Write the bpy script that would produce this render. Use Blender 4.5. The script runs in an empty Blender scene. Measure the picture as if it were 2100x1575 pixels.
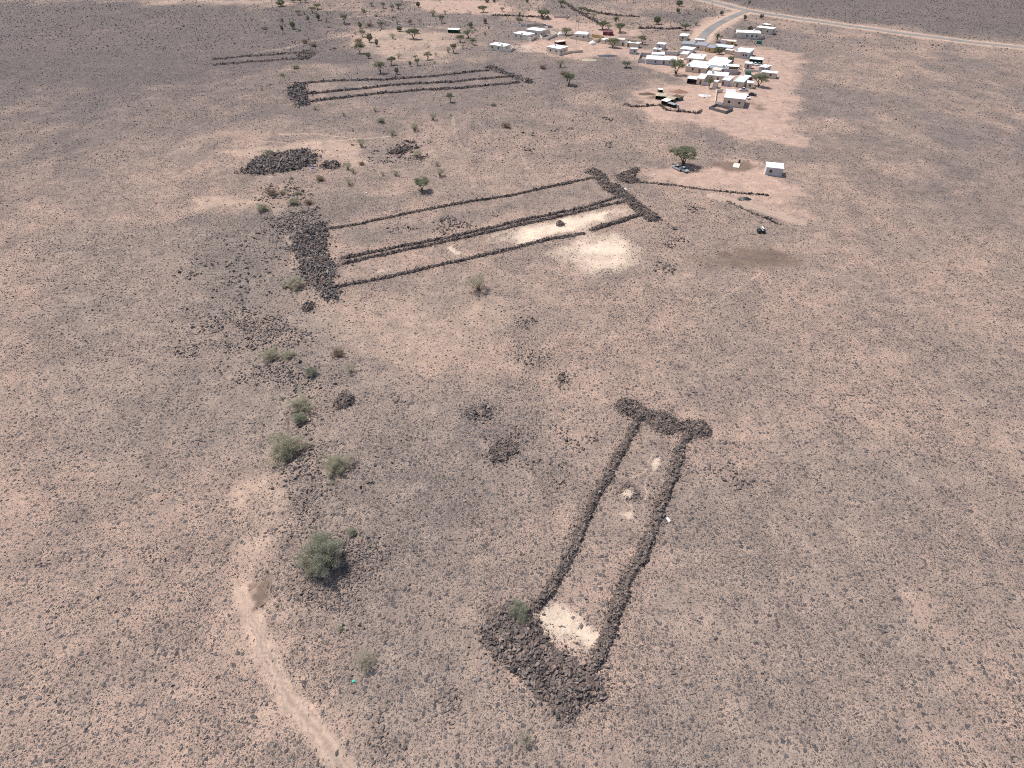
import bpy, bmesh, math, random
import numpy as np
from mathutils import Vector, Matrix

# ------------------------------------------------------------------ camera, sky, sun, exposure
S = bpy.context.scene
COL = S.collection
W0, H0, CX, CY = 2100.0, 1575.0, 1050.0, 787.5
F = 1150.0
YH = -250.0
PITCH = math.atan((CY - YH) / F)
HC = math.cos(PITCH) / 0.00785
SP, CP = math.sin(PITCH), math.cos(PITCH)

cam_d = bpy.data.cameras.new('camera')
cam = bpy.data.objects.new('camera', cam_d)
COL.objects.link(cam)
cam.location = (0, 0, HC)
cam.rotation_euler = (math.pi / 2 - PITCH, 0, 0)
cam_d.sensor_fit = 'HORIZONTAL'
cam_d.sensor_width = 36.0
cam_d.lens = F / W0 * 36.0
cam_d.clip_start = 0.5
cam_d.clip_end = 60000
S.camera = cam

SUN_VEC = Vector((0.45, -0.37, -1.0)).normalized()      # direction the light travels
SUN_EL = math.asin(-SUN_VEC.z)
SUN_AZ = math.atan2(-SUN_VEC.x, -SUN_VEC.y)
world = bpy.data.worlds.new('World')
S.world = world
world.use_nodes = True
wn = world.node_tree
wn.nodes.clear()
sky = wn.nodes.new('ShaderNodeTexSky')
sky.sky_type = 'NISHITA'
sky.sun_disc = False
sky.sun_elevation = SUN_EL
sky.sun_rotation = SUN_AZ
sky.dust_density = 2.0
bg = wn.nodes.new('ShaderNodeBackground')
bg.inputs[1].default_value = 0.125
wo = wn.nodes.new('ShaderNodeOutputWorld')
wn.links.new(sky.outputs[0], bg.inputs[0])
wn.links.new(bg.outputs[0], wo.inputs[0])

sun_d = bpy.data.lights.new('sun', 'SUN')
sun_d.energy = 4.2
sun_d.angle = math.radians(0.55)
sun_d.color = (1.0, 0.955, 0.9)
sun = bpy.data.objects.new('sun', sun_d)
COL.objects.link(sun)
sun.rotation_euler = SUN_VEC.to_track_quat('-Z', 'Y').to_euler()
sun.location = (0, 0, 300)

S.view_settings.view_transform = 'Standard'
S.view_settings.look = 'None'
S.view_settings.gamma = 1.0
S.view_settings.use_curve_mapping = False
S.view_settings.exposure = 0.27
S.render.engine = 'CYCLES'
S.cycles.max_bounces = 5
S.cycles.use_denoising = False
S.cycles.filter_width = 1.05

rng = np.random.default_rng(11)
random.seed(5)

# ------------------------------------------------------------------ noise, terrain height, pixel <-> ground
def _hash(ix, iy, seed):
    n = (ix.astype(np.int64) * 374761393 + iy.astype(np.int64) * 668265263 + seed * 144269504088896) & 0xFFFFFFFF
    n = ((n ^ (n >> 13)) * 1274126177) & 0xFFFFFFFF
    n = n ^ (n >> 16)
    return (n & 0xFFFF) / 65535.0

def vnoise(x, y, seed=0):
    x = np.asarray(x, float); y = np.asarray(y, float)
    ix = np.floor(x); iy = np.floor(y)
    fx = x - ix; fy = y - iy
    fx = fx * fx * (3 - 2 * fx); fy = fy * fy * (3 - 2 * fy)
    a = _hash(ix, iy, seed); b = _hash(ix + 1, iy, seed)
    c = _hash(ix, iy + 1, seed); d = _hash(ix + 1, iy + 1, seed)
    return (a * (1 - fx) + b * fx) * (1 - fy) + (c * (1 - fx) + d * fx) * fy

def fbm(x, y, seed=0, octv=3):
    t = 0; a = 0.5; s = 0
    for k in range(octv):
        t = t + a * vnoise(x * 2 ** k, y * 2 ** k, seed + k * 17); s += a; a *= 0.5
    return t / s

def smooth(a, b, x):
    t = np.clip((x - a) / (b - a), 0, 1)
    return t * t * (3 - 2 * t)

def flat_xy(px, py):
    dx = (np.asarray(px, float) - CX) / F
    dy = (CY - np.asarray(py, float)) / F
    vx = dx; vy = CP + dy * SP; vz = -SP + dy * CP
    return vx, vy, vz

def seg_dist(x, y, pts):
    d = np.full(np.shape(x), 1e9)
    for (x0, y0), (x1, y1) in zip(pts[:-1], pts[1:]):
        ex, ey = x1 - x0, y1 - y0
        L = ex * ex + ey * ey + 1e-9
        t = np.clip(((x - x0) * ex + (y - y0) * ey) / L, 0, 1)
        d = np.minimum(d, np.hypot(x - x0 - t * ex, y - y0 - t * ey))
    return d

def poly_sdf(x, y, pts):
    q = list(pts) + [pts[0]]
    d = seg_dist(x, y, q)
    ins = np.zeros(np.shape(x), bool)
    for (x0, y0), (x1, y1) in zip(q[:-1], q[1:]):
        if y0 == y1: continue
        c = ((y0 > y) != (y1 > y)) & (x < (x1 - x0) * (y - y0) / (y1 - y0) + x0)
        ins ^= c
    return np.where(ins, -d, d)

def flatpt(px, py):
    vx, vy, vz = flat_xy(px, py)
    t = -HC / vz
    return (float(vx * t), float(vy * t))

_edge = [flatpt(*p) for p in ((500, 640), (600, 700), (640, 800), (640, 900), (615, 1010), (590, 1120), (610, 1250), (660, 1380), (720, 1600))]
def height(x, y):
    x = np.asarray(x, float); y = np.asarray(y, float)
    near = 1 - smooth(350, 900, np.hypot(x, y))
    h = (fbm(x / 34, y / 34, 3, 2) - 0.5) * 1.6 + (fbm(x / 7.5, y / 7.5, 9, 2) - 0.5) * 0.42 + (fbm(x / 2.6, y / 2.6, 21, 2) - 0.5) * 0.24
    xe = np.interp(y, [p[1] for p in _edge][::-1], [p[0] for p in _edge][::-1])
    inr = smooth(8, 25, y) * (1 - smooth(105, 135, y))
    h = h + 1.5 * (fbm(x / 3.6, y / 3.6, 57, 3) - 0.5) * np.exp(-((x - xe) / 10.0) ** 2) * inr
    h = h - 1.8 * smooth(0, 12, xe - x) * inr
    hill = smooth(430, 760, np.hypot(x + 150, y)) * 6.0 * fbm(x / 130, y / 130, 40, 3) * smooth(0, 200, -x - 40 + 0 * y)
    return h * near + hill

def G(px, py):
    vx, vy, vz = flat_xy(px, py)
    z = 0.0
    for _ in range(6):
        t = (z - HC) / vz
        z = float(height(vx * t, vy * t))
    t = (z - HC) / vz
    return Vector((float(vx * t), float(vy * t), z))

def P(x, y, z):
    fwd = y * CP - (z - HC) * SP
    up = y * SP + (z - HC) * CP
    fwd = np.where(fwd < 0.5, 0.5, fwd)
    return CX + F * x / fwd, CY - F * up / fwd

def scale_at(pt):                     # photo pixels per metre at a world point
    return F / (pt[1] * CP - (pt[2] - HC) * SP)

def dep_at(pt):
    return math.atan2(HC - pt[2], pt[1])

def gxy(pts):
    return [(g.x, g.y) for g in (G(*p) for p in pts)]

# ------------------------------------------------------------------ scene helpers
def link(o, parent=None):
    COL.objects.link(o)
    if parent is not None: o.parent = parent
    return o

def tag(o, label=None, cat=None, group=None, kind=None):
    if label: o['label'] = label
    if cat: o['category'] = cat
    if group: o['group'] = group
    if kind: o['kind'] = kind
    return o

def empty(name, loc, rz=0.0):
    o = bpy.data.objects.new(name, None)
    o.location = loc; o.rotation_euler = (0, 0, rz)
    o.empty_display_size = 0.3
    return link(o)

def from_np(name, verts, faces, mat, parent=None, smooth_=False):
    me = bpy.data.meshes.new(name)
    me.from_pydata([tuple(v) for v in verts], [], [tuple(f) for f in faces])
    if mat: me.materials.append(mat)
    if smooth_:
        me.polygons.foreach_set('use_smooth', [True] * len(me.polygons))
    me.update()
    return link(bpy.data.objects.new(name, me), parent)

class MB:
    def __init__(self): self.v = []; self.f = []; self.m = []
    def quad(self, a, b, c, d, mi=0):
        n = len(self.v); self.v += [a, b, c, d]; self.f.append((n, n + 1, n + 2, n + 3)); self.m.append(mi)
    def poly(self, pts, mi=0):
        n = len(self.v); self.v += list(pts); self.f.append(tuple(range(n, n + len(pts)))); self.m.append(mi)
    def box(self, x0, x1, y0, y1, z0, z1, mi=0, M=None):
        c = [Vector(p) for p in ((x0, y0, z0), (x1, y0, z0), (x1, y1, z0), (x0, y1, z0), (x0, y0, z1), (x1, y0, z1), (x1, y1, z1), (x0, y1, z1))]
        if M is not None: c = [M @ p for p in c]
        n = len(self.v); self.v += [tuple(p) for p in c]
        for f in ((0, 3, 2, 1), (4, 5, 6, 7), (0, 1, 5, 4), (1, 2, 6, 5), (2, 3, 7, 6), (3, 0, 4, 7)):
            self.f.append(tuple(n + i for i in f)); self.m.append(mi)
    def tube(self, pts, rads, n=6, mi=0, cap=True):
        rings = []
        for i, (p, r) in enumerate(zip(pts, rads)):
            p = Vector(p)
            a = Vector(pts[max(i - 1, 0)]); b = Vector(pts[min(i + 1, len(pts) - 1)])
            d = (b - a).normalized()
            u = d.cross(Vector((0.31, 0.9, 0.22))).normalized(); w = d.cross(u)
            s = len(self.v)
            for k in range(n):
                t = 2 * math.pi * k / n
                self.v.append(tuple(p + (u * math.cos(t) + w * math.sin(t)) * r))
            rings.append(s)
        for s, t in zip(rings[:-1], rings[1:]):
            for k in range(n):
                self.f.append((s + k, s + (k + 1) % n, t + (k + 1) % n, t + k)); self.m.append(mi)
        if cap:
            self.f.append(tuple(rings[-1] + k for k in range(n))); self.m.append(mi)
            self.f.append(tuple(rings[0] + n - 1 - k for k in range(n))); self.m.append(mi)
    def mesh(self, name, mats):
        me = bpy.data.meshes.new(name)
        me.from_pydata(self.v, [], self.f)
        for m in (mats if isinstance(mats, (list, tuple)) else [mats]): me.materials.append(m)
        me.polygons.foreach_set('material_index', self.m)
        me.update()
        return me
    def build(self, name, mats, parent=None):
        return link(bpy.data.objects.new(name, self.mesh(name, mats)), parent)

# ------------------------------------------------------------------ materials
def new_mat(name):
    m = bpy.data.materials.new(name); m.use_nodes = True
    nt = m.node_tree; nt.nodes.clear()
    out = nt.nodes.new('ShaderNodeOutputMaterial')
    return m, nt, out

def N(nt, typ, **kw):
    n = nt.nodes.new(typ)
    for k, v in kw.items(): setattr(n, k, v)
    return n

def mixc(nt, fac, a, b, blend='MIX'):
    n = nt.nodes.new('ShaderNodeMix'); n.data_type = 'RGBA'; n.blend_type = blend
    for sock, val in ((n.inputs[0], fac), (n.inputs[6], a), (n.inputs[7], b)):
        if hasattr(val, 'links') or isinstance(val, bpy.types.NodeSocket): nt.links.new(val, sock)
        elif isinstance(val, (int, float)): sock.default_value = val
        else: sock.default_value = (*val, 1)
    return n.outputs[2]

def mth(nt, op, a, b=None, c=None, clamp=False):
    n = nt.nodes.new('ShaderNodeMath'); n.operation = op; n.use_clamp = clamp
    for i, v in enumerate((a, b, c)):
        if v is None: continue
        if isinstance(v, bpy.types.NodeSocket): nt.links.new(v, n.inputs[i])
        else: n.inputs[i].default_value = v
    return n.outputs[0]

def ramp(nt, fac, stops):
    n = nt.nodes.new('ShaderNodeValToRGB')
    el = n.color_ramp.elements
    while len(el) < len(stops): el.new(0.5)
    for e, (p, c) in zip(el, stops): e.position = p; e.color = (*c, 1)
    nt.links.new(fac, n.inputs[0])
    return n.outputs[0]

def noise(nt, vec, scale, detail=3, rough=0.55):
    n = nt.nodes.new('ShaderNodeTexNoise'); n.inputs['Scale'].default_value = scale
    n.inputs['Detail'].default_value = detail; n.inputs['Roughness'].default_value = rough
    nt.links.new(vec, n.inputs['Vector'])
    return n.outputs[0]

def principled(nt, out, col, rough=0.9, spec=0.15, normal=None):
    b = nt.nodes.new('ShaderNodeBsdfPrincipled')
    if isinstance(col, bpy.types.NodeSocket): nt.links.new(col, b.inputs['Base Color'])
    else: b.inputs['Base Color'].default_value = (*col, 1)
    if isinstance(rough, bpy.types.NodeSocket): nt.links.new(rough, b.inputs['Roughness'])
    else: b.inputs['Roughness'].default_value = rough
    b.inputs['Specular IOR Level'].default_value = spec
    if normal is not None: nt.links.new(normal, b.inputs['Normal'])
    nt.links.new(b.outputs[0], out.inputs[0])
    return b

def ground_mat():
    m, nt, out = new_mat('desert_ground')
    geo = N(nt, 'ShaderNodeNewGeometry'); pos = geo.outputs['Position']
    at = N(nt, 'ShaderNodeAttribute', attribute_name='gcol'); base = at.outputs['Color']
    ga = N(nt, 'ShaderNodeAttribute', attribute_name='gravel'); grav = ga.outputs['Fac']
    n1 = noise(nt, pos, 0.22, 5); n2 = noise(nt, pos, 1.7, 4); n3 = noise(nt, pos, 9.0, 3)
    v = mth(nt, 'ADD', mth(nt, 'MULTIPLY', n1, 0.75), mth(nt, 'MULTIPLY', n2, 0.55))
    v = mth(nt, 'ADD', v, mth(nt, 'MULTIPLY', n3, 0.35))
    c = mixc(nt, 1.0, base, ramp(nt, v, [(0.45, (0.62, 0.61, 0.62)), (0.82, (1.0, 1.0, 1.0)), (1.15, (1.28, 1.24, 1.2))]), 'MULTIPLY')
    heights = None
    dens_n = noise(nt, pos, 0.075, 6, 0.65)
    dens = mth(nt, 'MULTIPLY', grav, ramp(nt, dens_n, [(0.34, (0.3, 0.3, 0.3)), (0.60, (1, 1, 1))]))
    for sc, rad, thr, amp in ((1.05, 0.40, 0.60, 0.20), (2.6, 0.42, 0.85, 0.13), (6.0, 0.44, 0.85, 0.06)):
        vo = N(nt, 'ShaderNodeTexVoronoi', voronoi_dimensions='2D'); vo.inputs['Scale'].default_value = sc
        wob = N(nt, 'ShaderNodeTexNoise'); wob.inputs['Scale'].default_value = sc * 1.9; wob.inputs['Detail'].default_value = 2
        nt.links.new(pos, wob.inputs['Vector'])
        va = N(nt, 'ShaderNodeVectorMath', operation='MULTIPLY_ADD'); nt.links.new(wob.outputs['Color'], va.inputs[0])
        va.inputs[1].default_value = (0.85 / sc,) * 3; nt.links.new(pos, va.inputs[2])
        nt.links.new(va.outputs[0], vo.inputs['Vector'])
        sep = N(nt, 'ShaderNodeSeparateColor'); nt.links.new(vo.outputs['Color'], sep.inputs[0])
        present = mth(nt, 'LESS_THAN', sep.outputs[0], mth(nt, 'MULTIPLY', dens, thr))
        r = mth(nt, 'MULTIPLY', mth(nt, 'ADD', sep.outputs[1], 0.45), rad * 0.75)
        edge = mth(nt, 'SUBTRACT', r, vo.outputs['Distance'])
        mask = mth(nt, 'MULTIPLY', mth(nt, 'MULTIPLY', edge, 9.0, clamp=True), present)
        stone = ramp(nt, sep.outputs[2], [(0.0, (0.070, 0.062, 0.062)), (0.55, (0.125, 0.110, 0.106)), (1.0, (0.22, 0.19, 0.175))])
        c = mixc(nt, mask, c, stone)
        hh = mth(nt, 'MULTIPLY', mask, amp)
        heights = hh if heights is None else mth(nt, 'ADD', heights, hh)
    heights = mth(nt, 'ADD', heights, mth(nt, 'MULTIPLY', noise(nt, pos, 4.2, 4, 0.62), 0.16))
    heights = mth(nt, 'ADD', heights, mth(nt, 'MULTIPLY', n2, 0.26))
    bp = N(nt, 'ShaderNodeBump'); bp.inputs['Strength'].default_value = 0.8; bp.inputs['Distance'].default_value = 1.0
    nt.links.new(heights, bp.inputs['Height'])
    principled(nt, out, c, 0.95, 0.08, bp.outputs[0])
    return m

def rock_mat(name, stops, dust=(0.30, 0.215, 0.17), dust_amt=0.35):
    m, nt, out = new_mat(name)
    oi = N(nt, 'ShaderNodeObjectInfo'); rnd = oi.outputs['Random']
    geo = N(nt, 'ShaderNodeNewGeometry'); pos = geo.outputs['Position']
    c = ramp(nt, rnd, stops)
    n = noise(nt, pos, 5.5, 4)
    c = mixc(nt, 1.0, c, ramp(nt, n, [(0.3, (0.72, 0.72, 0.72)), (0.7, (1.22, 1.2, 1.18))]), 'MULTIPLY')
    nd = noise(nt, pos, 0.6, 4)
    c = mixc(nt, mth(nt, 'MULTIPLY', ramp(nt, nd, [(0.45, (0, 0, 0)), (0.72, (1, 1, 1))]), dust_amt), c, dust)
    bp = N(nt, 'ShaderNodeBump'); bp.inputs['Strength'].default_value = 0.5; bp.inputs['Distance'].default_value = 0.06
    nt.links.new(n, bp.inputs['Height'])
    principled(nt, out, c, 0.85, 0.22, bp.outputs[0])
    return m

def plain_mat(name, col, rough=0.85, spec=0.2, var=0.18, scale=0.8, dirt=None, dirt_amt=0.0):
    m, nt, out = new_mat(name)
    geo = N(nt, 'ShaderNodeNewGeometry'); pos = geo.outputs['Position']
    n = noise(nt, pos, scale, 5)
    lo, hi = 1 - var, 1 + var
    c = mixc(nt, 1.0, col, ramp(nt, n, [(0.3, (lo, lo, lo)), (0.7, (hi, hi, hi))]), 'MULTIPLY')
    if dirt is not None:
        n2 = noise(nt, pos, scale * 0.35, 6, 0.65)
        c = mixc(nt, mth(nt, 'MULTIPLY', ramp(nt, n2, [(0.42, (0, 0, 0)), (0.7, (1, 1, 1))]), dirt_amt), c, dirt)
    principled(nt, out, c, rough, spec)
    return m

def leaf_mat(name, c0, c1, transl=0.3):
    m, nt, out = new_mat(name)
    at = N(nt, 'ShaderNodeAttribute', attribute_name='rnd')
    oi = N(nt, 'ShaderNodeObjectInfo')
    f = mth(nt, 'ADD', mth(nt, 'MULTIPLY', at.outputs['Fac'], 0.75), mth(nt, 'MULTIPLY', oi.outputs['Random'], 0.25))
    c = ramp(nt, f, [(0.0, c0), (1.0, c1)])
    d = N(nt, 'ShaderNodeBsdfDiffuse'); t = N(nt, 'ShaderNodeBsdfTranslucent')
    nt.links.new(c, d.inputs[0]); nt.links.new(c, t.inputs[0])
    mx = N(nt, 'ShaderNodeMixShader'); mx.inputs[0].default_value = transl
    nt.links.new(d.outputs[0], mx.inputs[1]); nt.links.new(t.outputs[0], mx.inputs[2])
    nt.links.new(mx.outputs[0], out.inputs[0])
    return m

M = {}
M['ground'] = ground_mat()
M['basalt'] = rock_mat('basalt_field', [(0.0, (0.060, 0.054, 0.056)), (0.45, (0.115, 0.103, 0.102)), (0.8, (0.19, 0.165, 0.157)), (1.0, (0.28, 0.22, 0.19))])
M['wallrock'] = rock_mat('basalt_wall', [(0.0, (0.062, 0.054, 0.052)), (0.5, (0.135, 0.115, 0.107)), (0.85, (0.205, 0.170, 0.153)), (1.0, (0.30, 0.21, 0.168))], dust_amt=0.35)
M['slabrock'] = rock_mat('basalt_slab', [(0.0, (0.085, 0.076, 0.078)), (0.5, (0.155, 0.134, 0.124)), (0.85, (0.205, 0.175, 0.160)), (1.0, (0.28, 0.215, 0.175))], dust_amt=0.45)
M['core'] = plain_mat('rubble_core', (0.10, 0.083, 0.075), 0.95, 0.05, 0.3, 2.0, (0.30, 0.215, 0.165), 0.85)  # base darkened to paint shaded crevices between the stones, with sandy patches
def track_mat():
    m, nt, out = new_mat('track_sand')
    pos = N(nt, 'ShaderNodeNewGeometry').outputs['Position']
    ru = N(nt, 'ShaderNodeAttribute', attribute_name='rut').outputs['Fac']
    n = noise(nt, pos, 1.6, 5); n2 = noise(nt, pos, 7.0, 4)
    f = mth(nt, 'ADD', mth(nt, 'MULTIPLY', ru, 0.55), mth(nt, 'MULTIPLY', mth(nt, 'SUBTRACT', n, 0.35), 1.1), clamp=True)
    c = mixc(nt, f, (0.275, 0.208, 0.165), (0.445, 0.33, 0.26))
    c = mixc(nt, 1.0, c, ramp(nt, n2, [(0.3, (0.78, 0.78, 0.78)), (0.7, (1.15, 1.15, 1.15))]), 'MULTIPLY')
    principled(nt, out, c, 0.95, 0.05)
    return m
M['trackm'] = track_mat()
M['asphalt'] = plain_mat('old_asphalt', (0.185, 0.175, 0.168), 0.9, 0.2, 0.16, 0.15, (0.30, 0.24, 0.195), 0.75)
M['paint'] = plain_mat('white_road_paint', (0.6, 0.58, 0.54), 0.8, 0.2, 0.2, 0.5)
M['white_roof'] = plain_mat('white_roof_sheet', (0.78, 0.79, 0.80), 0.6, 0.3, 0.06, 0.45, (0.55, 0.50, 0.45), 0.5)
M['blue_roof'] = plain_mat('pale_blue_roof_sheet', (0.52, 0.58, 0.66), 0.6, 0.3, 0.06, 0.35, (0.5, 0.48, 0.46), 0.3)
M['grey_roof'] = plain_mat('grey_roof_sheet', (0.24, 0.25, 0.27), 0.7, 0.3, 0.12, 0.4, (0.3, 0.26, 0.23), 0.3)
M['cream_roof'] = plain_mat('cream_roof', (0.62, 0.5, 0.43), 0.8, 0.2, 0.08, 0.4)
M['cream'] = plain_mat('cream_plaster', (0.78, 0.69, 0.59), 0.9, 0.15, 0.08, 0.5, (0.42, 0.33, 0.27), 0.35)
M['tan'] = plain_mat('tan_plaster', (0.68, 0.57, 0.465), 0.9, 0.15, 0.1, 0.5, (0.33, 0.25, 0.2), 0.4)
M['ochre'] = plain_mat('ochre_plaster', (0.60, 0.45, 0.22), 0.9, 0.15, 0.1, 0.5, (0.4, 0.3, 0.2), 0.3)
M['grey_wall'] = plain_mat('grey_block_wall', (0.55, 0.535, 0.53), 0.9, 0.15, 0.12, 0.6, (0.28, 0.24, 0.22), 0.4)
M['dark_block'] = plain_mat('dark_block_wall', (0.20, 0.185, 0.18), 0.9, 0.15, 0.12, 0.7)
M['maroon'] = plain_mat('maroon_sheet', (0.16, 0.042, 0.052), 0.7, 0.3, 0.12, 0.6)
M['shade'] = plain_mat('dark_opening', (0.018, 0.02, 0.022), 0.6, 0.3, 0.1)
M['frame'] = plain_mat('window_frame', (0.32, 0.27, 0.22), 0.7, 0.2, 0.1)
M['door'] = plain_mat('brown_door', (0.17, 0.075, 0.05), 0.6, 0.3, 0.15)
M['thatch'] = plain_mat('straw_mat', (0.42, 0.36, 0.27), 0.95, 0.05, 0.35, 1.5, (0.16, 0.14, 0.11), 0.6)
M['wood'] = plain_mat('old_timber', (0.12, 0.085, 0.065), 0.9, 0.1, 0.2, 2.0)
M['bark'] = plain_mat('acacia_bark', (0.115, 0.085, 0.065), 0.95, 0.05, 0.25, 3.0)
M['drybark'] = plain_mat('dry_twigs', (0.20, 0.155, 0.12), 0.95, 0.05, 0.25, 3.0)
M['leaf'] = leaf_mat('acacia_leaf', (0.175, 0.18, 0.118), (0.39, 0.385, 0.265), 0.45)
M['darkleaf'] = leaf_mat('dark_leaf', (0.125, 0.138, 0.09), (0.31, 0.315, 0.21), 0.45)
M['paleleaf'] = leaf_mat('pale_leaf', (0.3, 0.285, 0.205), (0.54, 0.5, 0.375), 0.45)
M['greenleaf'] = leaf_mat('green_shrub_leaf', (0.25, 0.255, 0.19), (0.49, 0.48, 0.365), 0.45)
M['dryleaf'] = leaf_mat('dry_leaf', (0.22, 0.16, 0.115), (0.42, 0.32, 0.235), 0.42)
M['carwhite'] = plain_mat('white_car_paint', (0.72, 0.72, 0.72), 0.3, 0.5, 0.03)
M['carsilver'] = plain_mat('silver_car_paint', (0.36, 0.385, 0.41), 0.3, 0.5, 0.03)
M['cardark'] = plain_mat('dark_car_paint', (0.05, 0.05, 0.055), 0.4, 0.5, 0.05)
M['glass'] = plain_mat('dark_car_glass', (0.02, 0.024, 0.03), 0.12, 0.6, 0.05)
M['tyre'] = plain_mat('tyre_rubber', (0.022, 0.022, 0.022), 0.85, 0.2, 0.1)
M['canvas'] = plain_mat('white_canvas', (0.72, 0.70, 0.67), 0.9, 0.1, 0.06)
M['steel'] = plain_mat('galvanised_steel', (0.38, 0.39, 0.40), 0.5, 0.4, 0.08)
M['green_paint'] = plain_mat('green_paint', (0.055, 0.16, 0.12), 0.6, 0.3, 0.12)
M['bluebag'] = plain_mat('blue_plastic', (0.10, 0.25, 0.48), 0.5, 0.4, 0.1)
M['greenbag'] = plain_mat('green_plastic', (0.02, 0.42, 0.30), 0.5, 0.4, 0.1)
M['blackpl'] = plain_mat('black_plastic', (0.02, 0.021, 0.023), 0.5, 0.4, 0.15)
M['concrete'] = plain_mat('pale_concrete', (0.58, 0.52, 0.44), 0.9, 0.1, 0.08)
M['redsoil'] = plain_mat('red_soil_heap', (0.25, 0.155, 0.115), 0.95, 0.05, 0.2, 1.2)

# ------------------------------------------------------------------ photo-traced regions (read on the ground, then kept in metres)
def Z(ox, oy, k, pts): return [(ox + x / k, oy + y / k) for x, y in pts]

PALE = [gxy(p) for p in (
    [(1050, 488), (1085, 468), (1140, 455), (1200, 441), (1262, 428), (1240, 448), (1190, 466), (1130, 484), (1075, 496)],
    [(1165, 505), (1200, 490), (1255, 492), (1290, 508), (1278, 530), (1225, 542), (1175, 530)],
    [(1096, 1260), (1120, 1240), (1165, 1248), (1205, 1274), (1230, 1306), (1224, 1326), (1180, 1312), (1120, 1300)],
    [(917, 507), (926, 505), (932, 512), (942, 517), (940, 523), (930, 520), (921, 513)],
    [(770, 556), (795, 552), (797, 557), (775, 560)],
    [(1276, 1012), (1290, 1004), (1303, 1012), (1298, 1022), (1282, 1022)],
    [(1278, 1055), (1293, 1050), (1300, 1062), (1284, 1066)],
    [(1338, 944), (1350, 938), (1355, 955), (1340, 962)],
    [(1055, 96), (1090, 92), (1100, 104), (1085, 110), (1058, 106)])]
PALE_W = [1.0, 1.0, 0.82, 0.9, 0.45, 0.8, 0.65, 0.75, 0.45]
PALE_S = [2.2, 5.5, 1.0, 0.4, 0.7, 0.5, 0.45, 0.4, 3.5]
PALE2 = [gxy([(1130, 508), (1180, 480), (1265, 480), (1330, 505), (1310, 540), (1220, 562), (1150, 545)]),
         gxy([(1095, 1258), (1140, 1238), (1240, 1290), (1236, 1330), (1220, 1362), (1180, 1340), (1120, 1300)]),
         gxy([(1010, 495), (1060, 468), (1200, 438), (1300, 415), (1310, 440), (1200, 475), (1060, 505)])]
RED = [gxy(p) for p in (
    [(1060, 88), (1130, 80), (1170, 76), (1240, 90), (1310, 100), (1390, 105), (1500, 90), (1640, 110), (1640, 300), (1560, 288), (1460, 262), (1330, 240), (1290, 205), (1310, 180), (1420, 172), (1330, 140), (1270, 118), (1170, 118), (1110, 112)],
    [(1310, 345), (1440, 350), (1500, 330), (1580, 350), (1640, 380), (1640, 440), (1560, 425), (1480, 385), (1330, 375)],
    [(1085, 20), (1160, 40), (1240, 55), (1330, 62), (1260, 80), (1180, 66), (1090, 48)],
    [(840, 0), (990, 0), (1060, 14), (1040, 30), (900, 26), (860, 14)],
    [(1420, 60), (1440, 40), (1480, 25), (1515, 20), (1525, 35), (1490, 55), (1470, 80), (1425, 85)])]
SAND = [gxy(p) for p in (
    [(740, 64), (800, 55), (860, 62), (920, 70), (960, 95), (920, 120), (850, 130), (790, 125), (745, 110), (720, 90)],
    [(525, 300), (620, 285), (720, 290), (760, 300), (740, 330), (690, 320), (525, 318), (400, 316)],
    [(700, 660), (760, 640), (860, 650), (1000, 650), (960, 700), (820, 740), (720, 720)],
    [(480, 990), (560, 985), (590, 1010), (555, 1080), (535, 1180), (590, 1290), (620, 1380), (560, 1500), (520, 1400), (470, 1250)],
    [(525, 0), (590, 2), (588, 10), (525, 12), (300, 14), (300, -4)],
    [(525, 404), (560, 400), (550, 418), (525, 425), (400, 430), (400, 410)])]
DARK = [gxy(p) for p in (
    [(-900, 0), (560, 12), (700, 22), (790, 40), (770, 55), (715, 62), (700, 85), (735, 130), (640, 135), (500, 150), (250, 175), (-100, 205), (-900, 190)],
    [(1470, -4), (1540, 12), (1640, 28), (1900, 62), (2600, 140), (2600, -40), (1480, -30)],
    [(530, 135), (640, 140), (620, 240), (540, 250), (200, 330), (-300, 330), (-300, 150)],
    [(790, 45), (860, 48), (870, 56), (790, 60)],
    [(1310, 22), (1420, 26), (1470, 32), (1440, 48), (1320, 42)])]
BROWN = [gxy(p) for p in (
    [(1440, 535), (1490, 520), (1545, 508), (1600, 512), (1640, 540), (1560, 548), (1470, 548)],
    [(1480, 525), (1530, 508), (1560, 518), (1520, 530)],
    [(515, 1195), (560, 1185), (555, 1230), (520, 1250)],
    [(1458, 500), (1490, 495), (1495, 505), (1465, 508)],
    [(1505, 332), (1530, 330), (1555, 345), (1500, 352), (1460, 340), (1475, 330)],
    [(1330, 196), (1345, 196), (1340, 202), (1322, 202)],
    [(1300, 205), (1322, 206), (1322, 212), (1305, 212)],
    [(1540, 210), (1572, 214), (1560, 226), (1545, 220)])]
GREY = [gxy(p) for p in (    # grey gravelly ground without sand
    [(560, 440), (640, 400), (760, 395), (860, 400), (780, 440), (680, 465), (600, 520), (560, 600), (530, 640), (400, 640), (400, 450)],
    [(690, 760), (880, 780), (1000, 860), (1020, 1000), (900, 1100), (760, 1120), (680, 1000), (650, 860)],
    [(680, 150), (900, 130), (1000, 130), (1050, 150), (900, 165), (700, 180)],
    [(700, 475), (1000, 420), (1220, 372), (1230, 385), (1000, 440), (705, 525)],
    [(1180, 560), (1300, 545), (1330, 560), (1200, 585)])]

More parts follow.
